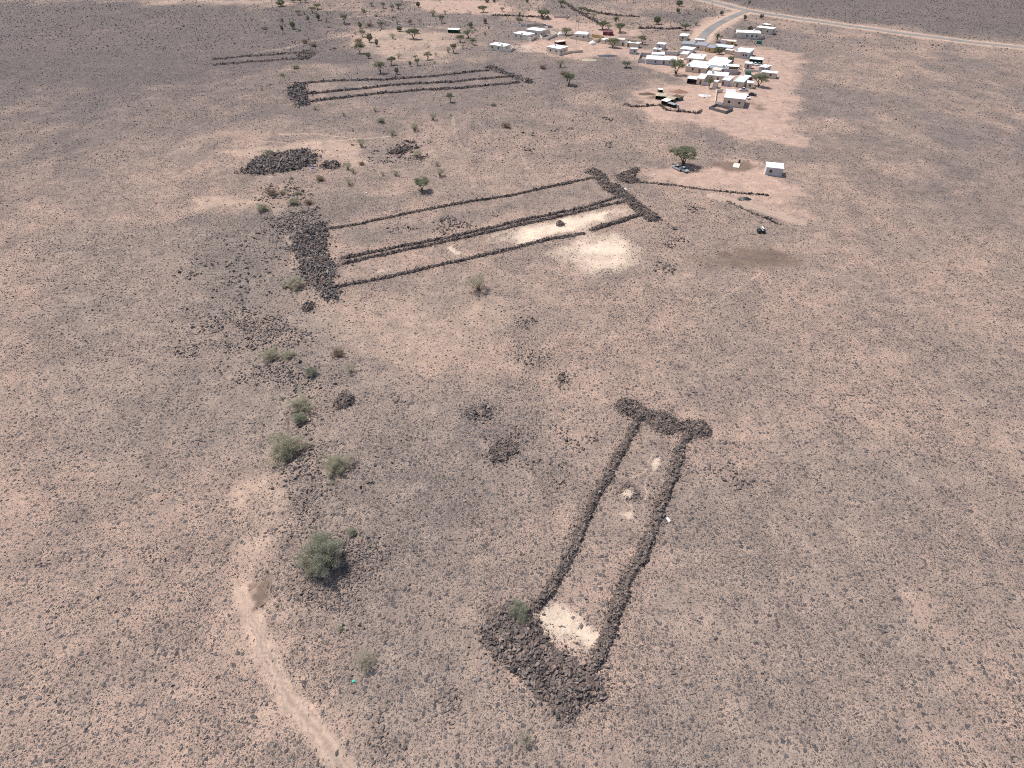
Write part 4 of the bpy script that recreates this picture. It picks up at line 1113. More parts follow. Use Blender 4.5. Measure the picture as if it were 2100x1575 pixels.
house('two storey looking grey house with a wide white roof in the upper right', (1518, 119.6), (1534, 121.6), 14, 4.0, 'grey_wall', 'white_roof', wins=(0.3, 0.65))
house('tan left half of the wide white roofed house in the upper right', (1503.5, 117), (1517.4, 119.2), 14, 3.7, 'tan', 'white_roof', unit=(0.2, 0.2))
shelter('open carport with white roof and dark green fascia', (1535, 130.4), (1561.5, 133), 4.5, 3.3, 'white_roof', 'green_paint', posts=4)
house('small grey house with one dark door below the open carport', (1525, 140.8), (1538.8, 142.4), 5, 3.2, 'grey_wall', 'white_roof', doors=(0.55,))
yard_wall('pale low wall in front of the small grey house with one door', [(1524.4, 143.5), (1526.5, 146.2), (1553, 147.2)], 1.3, mat='cream')
house('grey house with a bluish white roof at the right edge', (1554.5, 147), (1569, 149.2), 8, 3.0, 'grey_wall', 'white_roof', wins=(0.6,))
# lower row
shelter('open black garage with a white roof, left end of the lowest row', (1408, 171.2), (1426.5, 173.2), 4.5, 3.2, 'white_roof', 'cardark', 'garage', 'garage', posts=2)
house('square reddish house with a white roof beside the open black garage', (1427.2, 173.2), (1441, 174.8), 12, 3.4, 'tan', 'white_roof', doors=(0.6,))
yard_wall('low grey wall behind the small tree in the lowest row', [(1441.5, 174.9), (1455, 176.2)], 1.8, mat='grey_wall')
house('white roofed house with two dark spots on its roof, lowest row', (1446, 166.5), (1488.5, 170.3), 10, 3.6, 'tan', 'white_roof', unit=(0.28, 0.4))
house('cream roofed upper room behind the house with two dark roof spots', (1457, 158.5), (1473.5, 160), 6, 4.4, 'tan', 'cream_roof')
house('narrow stair tower beside the small tree in the lowest row', (1460.4, 180.2), (1468, 181), 3.2, 3.6, 'cream', 'white_roof', 'stair_tower', 'tower')
house('grey fronted house with a white roof right of the stair tower', (1478.5, 176), (1493, 177.4), 11, 3.3, 'grey_wall', 'white_roof', doors=(0.2,))
house('house with a broad slanted bluish white roof in the lowest row', (1503, 178.2), (1522, 180.8), 15, 3.2, 'tan', 'blue_roof', doors=(0.4,))
yard_wall('bright cream wall between the slanted roof and the grey fronted house', [(1493.8, 176.6), (1502.3, 178)], 2.6, mat='cream')
house('small tan house with one window behind the white pickup', (1530, 180.4), (1543, 181.9), 5, 3.1, 'tan', 'white_roof', wins=(0.5,))
house('teal roofed lean-to left of the wide acacia at the right edge', (1527, 166.6), (1542, 167.8), 4, 2.6, 'maroon', 'white_roof', 'lean_to', 'shed')
house('white roofed house cut by the right edge behind the wide acacia', (1559, 158), (1590, 162), 5, 3.0, 'tan', 'white_roof')
e, w, D = house('large square house with a bright white roof nearest the camera', (1481.3, 216.2), (1523.4, 221.8), 11.5, 4.3, 'tan', 'white_roof', wins=(0.28, 0.77), doors=())
yard_wall('bright cream side wall left of the largest near house', [(1466.3, 212), (1468, 190.5), (1481, 188.5)], 1.8, mat='cream')
yard_wall('grey front wall of the yard at the largest near house', [(1466.5, 212.8), (1480.8, 216.4)], 1.5, mat='grey_wall')
yard_wall('dark block pen in front of the largest near house', [(1454.3, 223.6), (1487.5, 233.4), (1501.5, 226.6), (1467.8, 217.6)], 1.55, 0.25, 'dark_block', 'animal_pen', 'pen', None, True)
# upper right
house('long house with a narrow white roof above the green bin, upper right', (1509, 77.2), (1557, 81.8), 10, 4.3, 'cream', 'white_roof', wins=(0.45, 0.66, 0.86))
yard_wall('tan yard wall at the left end of the long upper right house', [(1503.5, 77.5), (1510, 78.2)], 3.2, mat='tan')
yard_wall('tan yard wall right of the long upper right house', [(1558, 82.4), (1567.5, 77.2)], 2.3, mat='tan')
house('white roofed house at the right edge behind the long upper right house', (1549, 67.2), (1582, 71.6), 8, 4.0, 'tan', 'white_roof', wins=(0.3, 0.7))
house('smallest white roof at the right edge, farthest of the upper right houses', (1561.5, 57.8), (1575, 59.4), 5, 3.0, 'ochre', 'white_roof')
house('low cream house with a bright left wall above the pale blue roof', (1489, 92.6), (1507, 94.2), 6, 2.7, 'ochre', 'cream_roof')
house('small cream block left of the low cream house', (1477.5, 92.2), (1487.6, 93.2), 3.5, 3.2, 'canvas', 'cream_roof')
house('green metal skip on the bare ground at the upper right', (1551, 90.2), (1561, 91), 3, 2.0, 'green_paint', 'green_paint', 'skip', 'skip', group=None, over=0.02)
house('grey block house cut by the right edge above the sandy yard', (1568.4, 358), (1602, 363), 6, 3.4, 'grey_wall', 'white_roof')
yard_wall('brown brush fence behind the paired houses', [(1080, 54.5), (1098, 53.2), (1114, 54)], 2.2, mat='tan', th=0.4)
yard_wall('low grey yard wall left of the brush fence', [(1057, 51.5), (1069, 54), (1079, 53.4)], 1.6, mat='grey_wall')
yard_wall('long low mud wall right of the domed roadside acacia', [(1137, 36.5), (1165, 36.8), (1167, 34)], 1.5, mat='tan')
shelter('makeshift shelter with a pale roof beside the left plain trees', (918.5, 67.2), (941, 68.2), 4, 2.6, 'canvas', 'green_paint', 'shelter', 'shelter', group=None)
# animal pens
shelter('long low animal shed with a straw roof, left of the pens', (1343.5, 203.6), (1365.5, 205.4), 5, 2.2, 'thatch', 'wood', 'animal_shed', 'shed', 0.25, 5, 'animal sheds on the sand')
shelter('ragged animal shed of boards and cloth, middle of the pens', (1364.5, 208.8), (1380.5, 210.8), 4, 2.0, 'thatch', 'wood', 'animal_shed', 'shed', 0.2, 4, 'animal sheds on the sand')
shelter('dark green covered shed, right end of the pens', (1377, 204.2), (1391, 207.6), 4, 2.0, 'wood', 'green_paint', 'animal_shed', 'shed', 0.2, 4, 'animal sheds on the sand')
shelter('animal shed with a white sheet roof, lowest of the pens', (1355.3, 214.4), (1367, 217.2), 4, 2.4, 'canvas', 'wood', 'animal_shed', 'shed', 0.2, 3, 'animal sheds on the sand')
shelter('long low shed of grey boards beside the blue drum', (1368, 217.4), (1382.5, 221.6), 2, 1.7, 'grey_roof', 'blackpl', 'animal_shed', 'shed', 0.15, 4, 'animal sheds on the sand')
shelter('small dark tent like shed standing apart above the pens', (1351, 189.8), (1358.6, 190), 2.5, 1.7, 'canvas', 'blackpl', 'animal_shed', 'shed', 0.1, 2, 'animal sheds on the sand')

def lathe(name, prof, n, mat, parent, loc=(0, 0, 0)):
    v = []; f = []
    for r, z in prof:
        for k in range(n):
            t = 2 * math.pi * k / n; v.append((r * math.cos(t), r * math.sin(t), z))
    for i in range(len(prof) - 1):
        for k in range(n):
            f.append((i * n + k, i * n + (k + 1) % n, (i + 1) * n + (k + 1) % n, (i + 1) * n + k))
    f.append(tuple(range((len(prof) - 1) * n, len(prof) * n))); f.append(tuple(range(n - 1, -1, -1)))
    o = from_np(name, v, f, mat, parent, False); o.location = loc
    return o
def lathe_thing(name, label, cat, at, prof, mat, n=16, group=None, lift=0.0):
    g = G(*at); o = lathe(name, prof, n, M[mat], None, (g.x, g.y, g.z + lift)); tag(o, label, cat, group); return o
lathe_thing('water_drum', 'blue grey drum beside the long low shed of boards', 'drum', (1389.5, 221.2), [(0.7, 0), (0.75, 0.1), (0.72, 0.7), (0.75, 0.75), (0.75, 0.85), (0.72, 0.9), (0.72, 1.55), (0.75, 1.6), (0.7, 1.65)], 'steel')
o = lathe_thing('water_tank', 'round green open water tank in front of the small grey house', 'water tank', (1533.5, 152.6), [(1.9, -0.2), (1.95, 0.1), (1.9, 0.15), (1.9, 1.5), (2.0, 1.55), (2.0, 1.65), (1.85, 1.66), (1.85, 1.35)], 'green_paint', 20)
lathe_thing('tent', 'white pyramid tent by the tree beside the pale walled yard', 'tent', (1149, 71.6), [(2.6, 0), (2.4, 0.9), (0.25, 2.5), (0.1, 2.7)], 'canvas', 6, 'white tents')
lathe_thing('tent', 'low round white tent in front of the long tan wall', 'tent', (1214.8, 90), [(2.7, 0), (2.6, 0.7), (2.2, 1.2), (0.5, 2.2), (0.1, 2.35)], 'canvas', 14, 'white tents')
lathe_thing('plastic_tank', 'small white round tank beside the head of the middle enclosure', 'tank', (1282, 393), [(0.5, 0), (0.68, 0.15), (0.72, 0.6), (0.66, 1.05), (0.4, 1.25), (0.22, 1.28), (0.22, 1.38)], 'canvas', 18)

# ---- vehicles
CAR_MESH = {}
def car(name, label, at, rz, paint, kind='pickup', group='cars parked in the village'):
    g = G(*at); e = empty(name, (g.x, g.y, g.z), rz); tag(e, label, 'pickup' if kind == 'pickup' else 'car', group)
    L, Wd = (5.2, 1.8) if kind == 'pickup' else (4.5, 1.75)
    x0 = -L / 2
    if kind == 'pickup':
        body = [(0, 0.45), (0, 0.95), (0.15, 1.02), (2.1, 1.05), (2.1, 0.72), (2.12, 1.05), (3.9, 1.08), (5.05, 0.92), (5.2, 0.7), (5.2, 0.42), (4.8, 0.36), (0.3, 0.38)]
        body = [(0, 0.45), (0, 1.0), (2.1, 1.02), (3.75, 1.04), (4.95, 0.94), (5.18, 0.76), (5.2, 0.45), (4.9, 0.36), (0.3, 0.38)]
        cab = [(2.08, 1.02), (2.18, 1.66), (2.45, 1.74), (3.15, 1.74), (3.95, 1.04)]
    else:
        body = [(0, 0.45), (0.02, 0.95), (0.6, 1.0), (3.2, 1.0), (4.3, 0.88), (4.48, 0.7), (4.5, 0.45), (4.2, 0.32), (0.3, 0.32)]
        cab = [(0.25, 1.0), (0.75, 1.42), (1.3, 1.5), (2.3, 1.48), (3.25, 1.0)]
    def prism(prof, w, inset, m, mi):
        n = len(prof); top = max(p[1] for p in prof); bot = min(p[1] for p in prof)
        l = [(x0 + x, -w / 2 + inset * (z - bot) / (top - bot), z) for x, z in prof]
        r = [(x0 + x, w / 2 - inset * (z - bot) / (top - bot), z) for x, z in prof]
        m.poly(l, mi); m.poly(r[::-1], mi)
        for i in range(n): m.quad(l[(i + 1) % n], l[i], r[i], r[(i + 1) % n], mi)
    b = MB(); prism(body, Wd, 0.08, b, 0)
    if kind == 'pickup':
        b.box(x0 + 0.1, x0 + 2.0, -Wd / 2 + 0.16, Wd / 2 - 0.16, 1.005, 1.03, 1)      # dark open bed
        for s in (-1, 1): b.box(x0 + 0.02, x0 + 2.08, s * (Wd / 2 - 0.12) - 0.05, s * (Wd / 2 - 0.12) + 0.05, 1.004, 1.16)
        b.box(x0 + 0.0, x0 + 0.07, -Wd / 2 + 0.18, Wd / 2 - 0.18, 1.004, 1.15)
    b.build('body', [paint, M['cardark']], e)
    c = MB(); prism(cab, Wd - 0.14, 0.22, c, 0); c.build('window', M['glass'], e)
    zt = max(p[1] for p in cab)
    xs = [p[0] for p in cab if p[1] > zt - 0.1]
    r = MB(); r.box(x0 + min(xs) - 0.05, x0 + max(xs) + 0.1, -Wd / 2 + 0.27, Wd / 2 - 0.27, zt - 0.03, zt + 0.04)
    for xx in (min(xs), max(xs)):
        pass
    r.build('roof', paint, e)
    for sx in (0.95, L - 0.95):
        for sy in (-1, 1):
            w = MB(); w.tube([(x0 + sx, sy * (Wd / 2 - 0.2), 0.36), (x0 + sx, sy * (Wd / 2 + 0.02), 0.36)], [0.36, 0.36], 12)
            w.tube([(x0 + sx, sy * (Wd / 2 + 0.021), 0.36), (x0 + sx, sy * (Wd / 2 + 0.03), 0.36)], [0.19, 0.17], 8, 1)
            w.build('wheel', [M['tyre'], M['steel']], e)
    for s in (-1, 1):
        h = MB(); h.box(L / 2 - 0.08, L / 2 + 0.012, s * 0.62 - 0.16, s * 0.62 + 0.16, 0.62, 0.78); h.build('headlight', M['steel'], e)
    return e
car('pickup', 'white pickup parked side on in front of the lowest row of houses', (1524.5, 186.5), math.pi - 0.12, M['carwhite'])
car('car', 'white car parked end on, right of the large square house', (1532, 202), -1.25, M['carwhite'], 'car')
car('pickup', 'silver pickup under the big acacia, left of two', (1388, 347), 2.05, M['carsilver'])
car('pickup', 'silver pickup under the big acacia, right of two', (1400.5, 350.5), -0.95, M['carsilver'])
car('car', 'pale car beside the grey house at the right edge', (1561, 153.5), 0.1, M['carwhite'], 'car')
car('car', 'white car in the left bay of the open carport', (1540.5, 132.8), -1.45, M['carsilver'], 'car')
car('car', 'white car in the middle bay of the open carport', (1549, 133.6), -1.45, M['carwhite'], 'car')
car('car', 'white car in the right bay of the open carport', (1557.5, 134.4), -1.45, M['carsilver'], 'car')
car('car', 'dark car with a pale roof right of the car parked end on', (1543, 196), -0.3, M['cardark'], 'car')
car('car', 'white car behind the paired houses, left of two', (1117.5, 52.8), 0.2, M['carwhite'], 'car')
car('car', 'pale car behind the paired houses, right of two', (1128, 56.2), 0.1, M['carsilver'], 'car')

# ---- poles
def pole(label, at, h, r=0.11, mat='wood', lamp=False, arms=1):
    g = G(*at); e = empty('utility_pole' if not lamp else 'lamp_post', (g.x, g.y, g.z)); tag(e, label, 'pole', 'poles about the village')
    m = MB(); m.tube([(0, 0, -0.5), (0, 0, h)], [r * 1.3, r * 0.8], 8); m.build('post', M[mat], e)
    if lamp:
        a = MB(); a.tube([(0, 0, h - 0.05), (-0.5, -0.1, h + 0.12), (-1.2, -0.2, h + 0.15)], [0.05, 0.05, 0.04], 6); a.build('arm', M[mat], e)
        l = MB(); l.box(-1.75, -1.1, -0.32, -0.08, h + 0.06, h + 0.2); l.build('lamp', M['canvas'], e)
    else:
        a = MB()
        for k in range(arms): a.box(-1.1, 1.1, -0.16, -0.05, h - 0.4 - k * 0.9, h - 0.26 - k * 0.9)
        for x in (-1.0, 0.0, 1.0): a.tube([(x, -0.1, h - 0.262), (x, -0.1, h - 0.05)], [0.05, 0.04], 6)
        a.build('crossarm', M[mat], e)
    return e
g = G(1183, 62.5); e = empty('utility_pole', (g.x, g.y, g.z)); tag(e, 'H-frame double pole carrying a transformer', 'pole', 'poles about the village')
for x in (-0.95, 0.95):
    m = MB(); m.tube([(x, 0, -0.5), (x, 0, 11.2)], [0.16, 0.11], 8); m.build('post', M['wood'], e)
m = MB(); m.box(-1.7, 1.7, -0.25, -0.12, 10.6, 10.8); m.box(-1.1, 1.1, -0.25, -0.12, 6.2, 6.4); m.box(-1.1, 1.1, 0.12, 0.25, 6.2, 6.4); m.build('crossarm', M['wood'], e)
m = MB(); m.box(-0.5, 0.5, -0.4, 0.4, 6.405, 7.6); m.tube([(-0.3, 0, 7.6), (-0.3, 0, 8.0)], [0.08, 0.06]); m.tube([(0.3, 0, 7.6), (0.3, 0, 8.0)], [0.08, 0.06]); m.build('transformer', M['steel'], e)
pole('slim utility pole on the plain beside the small dark acacias', (850, 21), 10.5)
pole('utility pole left of the domed roadside acacia', (1007, 36), 10.5)
pole('tall lamp post in front of the pale grey row house', (1402, 98.5), 9.5, 0.09, 'steel', True)
pole('white lamp post by the maroon shed', (1246.5, 74), 6.0, 0.08, 'canvas', True)
pole('thin white post left of the tall grey cabin', (1343, 99.5), 5.0, 0.07, 'canvas', True)
pole('dark lamp post at the fence right of the square grey hut', (1362.5, 112), 5.5, 0.08, 'steel', True)
pole('utility pole on the bare slope beyond the village', (1396.5, 24), 10)
pole('thin pole at the right edge above the small grey house', (1569, 151), 9, 0.09, 'wood')
pole('thin post beside the low wall in front of the slanted roof', (1508.5, 190.5), 4.5, 0.07, 'steel', True)
pole('utility pole beside the top road', (1460, 14), 10)

# ---- slabs, litter, heaps
def slab(name, label, cat, quad, h, mat, sub=None):
    g = [G(*p) for p in quad]; zc = max(p.z for p in g); c = sum(g, Vector()) / 4
    m = MB(); lo = [(p.x - c.x, p.y - c.y, -0.3) for p in g]; hi = [(p.x - c.x, p.y - c.y, h) for p in g]
    m.poly(hi); m.poly(lo[::-1])
    for i in range(4): m.quad(lo[i], lo[(i + 1) % 4], hi[(i + 1) % 4], hi[i])
    o = m.build(name, M[mat]); o.location = (c.x, c.y, zc)
    tag(o, label, cat); return o
slab('concrete_slab', 'pale concrete slab on brown soil in the sandy yard', 'slab', [(1502, 344), (1515, 345.5), (1518, 337.5), (1504.5, 336.5)], 0.3, 'concrete')
lathe_thing('barrel', 'black barrel standing behind the pale concrete slab', 'barrel', (1515.2, 335.8), [(0.42, 0), (0.48, 0.08), (0.45, 0.5), (0.48, 0.55), (0.45, 0.6), (0.45, 1.3), (0.34, 1.6), (0.2, 1.9)], 'blackpl')
o = slab('concrete_pad', 'grey concrete pad in front of the slanted bluish roof', 'slab', [(1489, 193), (1508, 194.5), (1511, 184.5), (1488, 183)], 0.12, 'grey_wall')
def heap_soil(label, at, r, h, mat='redsoil', name='soil_heap', ex=1.0):
    g = G(*at); v = []; f = []; n = 18; k = 6
    for i in range(k + 1):
        t = i / k
        for j in range(n):
            a = 2 * math.pi * j / n; rr = r * t * (1 + 0.25 * (float(vnoise(j * 0.7, i * 0.4, 7)) - 0.5))
            v.append((rr * math.cos(a) * ex, rr * math.sin(a), h * (1 - t) ** 0.8 * (0.8 + 0.4 * float(vnoise(j * 0.9, i * 1.1, 8))) - 0.1 * t))
    for i in range(k):
        for j in range(n): f.append((i * n + j, (i + 1) * n + j, (i + 1) * n + (j + 1) % n, i * n + (j + 1) % n))
    o = from_np(name, v, f, M[mat], None, False); o.location = (g.x, g.y, g.z); tag(o, label, 'soil heap', 'soil heaps in the village'); return o
heap_soil('reddish brown soil heap on the sand right of the pens', (1392, 189), 3.4, 1.5, ex=1.7)
heap_soil('low tan soil mound by the right edge below the green skip', (1570, 99), 5, 1.2, 'trackm', ex=1.6)
heap_soil('long low brush heap in front of the corner house yard', (1209, 123), 4.0, 0.9, 'thatch', 'brush_heap', 1.5)
heap_soil('brown brush heap left of the long animal shed', (1328, 193), 3.2, 0.9, 'wood', 'brush_heap', 1.6)
heap_soil('dark grey scrap heap right of the brush heap near the corner house', (1247, 114.5), 4.0, 0.8, 'cardark', 'scrap_heap', 2.0)
heap_soil('grey heap of ash and scrap on the sand left of the large square house', (1443, 196), 3.2, 0.6, 'grey_wall', 'scrap_heap', 1.5)
heap_soil('dark heap beside the sandy path at the right', (1529.5, 408), 1.5, 0.8, 'blackpl', 'scrap_heap', 1.6)
# bits that can be seen at the nearest enclosure
g = G(1370, 1066); m = MB(); R = Matrix.Rotation(0.5, 4, 'Z') @ Matrix.Rotation(0.25, 4, 'X')
m.box(-0.28, 0.28, -0.46, 0.46, 0.02, 0.06, 0, R); m.box(-0.30, 0.30, -0.48, -0.462, 0.0, 0.10, 0, R); m.box(-0.30, 0.30, 0.462, 0.48, 0.0, 0.10, 0, R)
o = m.build('board', M['carwhite']); o.location = (g.x, g.y, g.z + 0.12); tag(o, 'white board lying against the right wall of the nearest enclosure', 'board')
def bag(label, at, mat, r=0.22):
    g = G(*at); bm = bmesh.new(); bmesh.ops.create_icosphere(bm, subdivisions=2, radius=1)
    q = random.Random(len(label))
    for v in bm.verts:
        k = q.uniform(0.65, 1.15); v.co = Vector((v.co.x * r * 1.3 * k, v.co.y * r * k, v.co.z * r * 0.7 * k))
    me = bpy.data.meshes.new('plastic_bag'); bm.to_mesh(me); bm.free(); me.materials.append(M[mat])
    o = link(bpy.data.objects.new('plastic_bag', me)); o.location = (g.x, g.y, g.z + r * 0.5); tag(o, label, 'plastic bag', 'plastic litter')
bag('bright green plastic bag on the stony ground at the lower left', (724.5, 1398), 'greenbag', 0.24)
bag('blue plastic bag below the rugged basalt outcrop', (641, 346), 'bluebag', 0.55)
bag('white plastic bag left of the sandy yard beyond the stone row', (1342, 359), 'canvas', 0.5)
bag('white scrap of plastic at the fork of the broken stones, left edge', (692, 696), 'canvas', 0.16)
bag('small white bag on the upper slope between two sparse shrubs', (752, 396), 'canvas', 0.35)
g = G(1561, 478); e = empty('junk_pile', (g.x, g.y, g.z)); tag(e, 'pile of black tanks with a white plank at the right edge', 'junk pile')
for i, (x, y) in enumerate(((-0.8, 0.0), (0.8, 0.1), (-0.6, 1.3), (0.9, 1.2))):
    lathe('black_tank', [(0.6, 0), (0.66, 0.1), (0.62, 0.5), (0.66, 0.55), (0.62, 0.6), (0.6, 1.1), (0.3, 1.25)], 12, M['blackpl'], e, (x, y, 0))
m = MB(); m.box(-0.12, 0.12, -1.0, 1.6, 1.28, 1.36); m.build('pipe', M['steel'], e)
m = MB(); m.box(0.55, 1.0, 0.5, 2.6, 1.3, 1.38); m.build('plank', M['canvas'], e)

# ------------------------------------------------------------------ trees and shrubs
def leaf_cloud(seed, kind):
    r = np.random.default_rng(seed)
    if kind == 'acacia':
        nc, per, ls, lw = int(r.integers(24, 40)), 85, 0.050, 0.028
        a = r.uniform(0, 6.283, nc); q = np.sqrt(r.uniform(0, 1, nc)) * 0.42
        q = q * (1 + 0.25 * np.sin(a * 2 + seed)); fl = r.uniform(0.3, 1.6)
        c = np.stack([q * np.cos(a) + r.uniform(-0.06, 0.06), q * np.sin(a), 0.80 - 0.55 * q ** 2 * fl + r.uniform(-0.16, 0.10, nc)], 1)
        cr = np.stack([r.uniform(0.08, 0.15, nc)] * 2 + [r.uniform(0.035, 0.075, nc)], 1)
    elif kind == 'dense':
        nc, per, ls, lw = 40, 90, 0.045, 0.028
        d = r.normal(size=(nc, 3)); d /= np.linalg.norm(d, axis=1)[:, None]
        q = r.uniform(0.4, 1, nc) ** 0.5 * 0.40
        c = d * q[:, None] * np.array([1, 1, 0.85]) + np.array([0, 0, 0.52])
        cr = np.full((nc, 3), 0.10)
    elif kind == 'bush':
        nc, per, ls, lw = 105, 120, 0.046, 0.0034
        d = r.normal(size=(nc, 3)); d[:, 2] = np.abs(d[:, 2]) * 0.9; d /= np.linalg.norm(d, axis=1)[:, None]
        q = r.uniform(0.15, 1, nc) ** 0.6 * 0.44 * (1 + 0.28 * np.sin(np.arctan2(d[:, 1], d[:, 0]) * 3 + seed)) * r.uniform(0.8, 1.15, nc)
        c = d * q[:, None] * np.array([1, 1, 0.95]) + np.array([0, 0, 0.16])
        cr = np.full((nc, 3), 0.062)
    elif kind == 'big':
        nc, per, ls, lw = 130, 170, 0.036, 0.0038
        d = r.normal(size=(nc, 3)); d[:, 2] = np.abs(d[:, 2]); d /= np.linalg.norm(d, axis=1)[:, None]
        q = r.uniform(0.25, 1, nc) ** 0.5 * 0.45 * (1 + 0.16 * np.sin(np.arctan2(d[:, 1], d[:, 0]) * 4 + seed)) * r.uniform(0.82, 1.14, nc)
        c = d * q[:, None] * np.array([1, 1, 0.9]) + np.array([0, 0, 0.2])
        cr = np.full((nc, 3), 0.065)
    elif kind == 'sparse':
        nc, per, ls, lw = 50, 50, 0.055, 0.006
        d = r.normal(size=(nc, 3)); d[:, 2] = np.abs(d[:, 2]) + 0.25; d /= np.linalg.norm(d, axis=1)[:, None]
        q = r.uniform(0.35, 1, nc) ** 0.7 * 0.48
        c = d * q[:, None] + np.array([0, 0, 0.32])
        cr = np.full((nc, 3), 0.075)
    elif kind == 'thin':
        nc, per, ls, lw = 16, 60, 0.09, 0.05
        c = np.stack([r.uniform(-0.3, 0.3, nc), r.uniform(-0.3, 0.3, nc), r.uniform(0.45, 1.25, nc)], 1)
        cr = np.full((nc, 3), 0.17)
    pos, ax = [], []
    for i in range(nc):
        p = r.normal(size=(per, 3)) * 0.6
        pos.append(c[i] + p * cr[i])
        out = (c[i] - np.array([0, 0, 0.1])); out = out / (np.linalg.norm(out) + 1e-6)
        ax.append(out[None] * 0.7 + r.normal(size=(per, 3)) * 0.75)
    pos = np.concatenate(pos); ax = np.concatenate(ax); ax /= np.linalg.norm(ax, axis=1)[:, None]
    n = len(pos)
    sd = np.cross(ax, r.normal(size=(n, 3))); sd /= np.linalg.norm(sd, axis=1)[:, None]
    L = ls * r.uniform(0.6, 1.3, n)[:, None]; Wd = lw * r.uniform(0.7, 1.3, n)[:, None]
    if kind in ('acacia', 'dense', 'thin'):
        v = np.stack([pos - ax * L / 2 - sd * Wd / 2, pos - ax * L / 2 + sd * Wd / 2, pos + ax * L / 2 + sd * Wd / 3, pos + ax * L / 2 - sd * Wd / 3], 1).reshape(-1, 3); k = 4
    else:
        v = np.stack([pos - ax * L / 2 - sd * Wd, pos - ax * L / 2 + sd * Wd, pos + ax * L / 2], 1).reshape(-1, 3); k = 3
    v[:, 2] = np.maximum(v[:, 2], 0.02)
    me = bpy.data.meshes.new('crown')
    me.vertices.add(len(v)); me.vertices.foreach_set('co', v.astype(np.float32).ravel())
    me.loops.add(len(v)); me.loops.foreach_set('vertex_index', np.arange(len(v), dtype=np.int32))
    me.polygons.add(n); me.polygons.foreach_set('loop_start', np.arange(0, n * k, k, dtype=np.int32))
    me.update(calc_edges=True)
    cl = np.repeat(r.uniform(0, 1, nc), per) * 0.5 + r.uniform(0, 1, n) * 0.5
    at = me.attributes.new('rnd', 'FLOAT', 'POINT'); at.data.foreach_set('value', np.repeat(cl, k).astype(np.float32))
    return me, c

def trunk_mesh(seed, kind, c):
    r = random.Random(seed); m = MB()
    if kind == 'acacia':
        nb = 3; stems = []
        for k in range(nb):
            a = 6.283 * k / nb + r.uniform(-0.5, 0.5)
            mid = Vector((0.10 * math.cos(a), 0.10 * math.sin(a), 0.34 + r.uniform(-0.05, 0.05)))
            m.tube([(0.012 * math.cos(a), 0.012 * math.sin(a), -0.03), mid * 0.5 + Vector((0, 0, 0.02)), mid], [0.032, 0.024, 0.018], 6)
            stems.append(mid)
        for i in range(0, len(c), 2):
            p = Vector(c[i]); s = min(stems, key=lambda q: (q - p).length)
            h = s.lerp(p, 0.55) + Vector((0, 0, -0.03))
            m.tube([s, h, p], [0.013, 0.009, 0.004], 4, cap=False)
    elif kind == 'dense':
        m.tube([(0, 0, -0.03), (0.01, 0.01, 0.2), (0.02, 0, 0.5)], [0.035, 0.028, 0.012], 6)
        for i in range(0, len(c), 4): m.tube([(0.01, 0.01, 0.22), Vector(c[i]) * 0.6 + Vector((0, 0, 0.12)), c[i]], [0.014, 0.009, 0.004], 4, cap=False)
    elif kind == 'thin':
        m.tube([(0, 0, -0.03), (0.03, 0, 0.5), (0, 0.03, 1.1)], [0.04, 0.028, 0.012], 5)
        for i in range(0, len(c), 2): m.tube([(0.03, 0, 0.5), c[i]], [0.014, 0.005], 4, cap=False)
    else:
        for i in range(0, len(c), 2 if kind == 'sparse' else 3):
            p = Vector(c[i]); a = Vector((p.x * 0.06, p.y * 0.06, -0.03)); h = a.lerp(p, 0.5) + Vector((0, 0, 0.05))
            m.tube([a, h, p], [0.010, 0.006, 0.0025], 4, cap=False)
    return m

VAR = {}
def variant(kind, k, leaf, bark):
    key = (kind, k, leaf)
    if key not in VAR:
        bk = (kind, k)
        if bk not in VAR:
            me, c = leaf_cloud(hash(kind) % 1 + 500 + 31 * k + {'acacia': 1, 'dense': 2, 'bush': 3, 'big': 4, 'sparse': 5, 'thin': 6}[kind], kind)
            VAR[bk] = (me, c)
        me, c = VAR[bk]
        me2 = me.copy(); me2.materials.clear(); me2.materials.append(M[leaf])
        VAR[key] = (me2, trunk_mesh(700 + k, kind, c).mesh('trunk', M[bark]))
    return VAR[key]

KINDS = {  # code: (shape, leaf material, bark, name, category, look)
    'a': ('acacia', 'leaf', 'bark', 'acacia_tree', 'tree', 'umbrella acacia'),
    'A': ('acacia', 'darkleaf', 'bark', 'acacia_tree', 'tree', 'dark spreading acacia'),
    'n': ('dense', 'darkleaf', 'bark', 'acacia_tree', 'tree', 'dense dark tree'),
    't': ('thin', 'leaf', 'bark', 'sapling', 'tree', 'thin sapling'),
    'b': ('bush', 'paleleaf', 'drybark', 'shrub', 'shrub', 'pale grey green shrub'),
    'B': ('big', 'greenleaf', 'drybark', 'shrub', 'shrub', 'green bushy shrub'),
    's': ('sparse', 'paleleaf', 'drybark', 'shrub', 'shrub', 'sparse twiggy shrub'),
    'd': ('bush', 'dryleaf', 'drybark', 'shrub', 'shrub', 'dry brown shrub'),
    'k': ('bush', 'greenleaf', 'drybark', 'shrub', 'shrub', 'small green shrub'),
}
PL = []
def addz(ox, oy, k, items):
    for it in items:
        cx, cy, by, w, c = it[:5]
        PL.append(dict(cx=ox + cx / k, cy=oy + cy / k, by=oy + by / k, w=w / k, c=c, label=it[5] if len(it) > 5 else None))
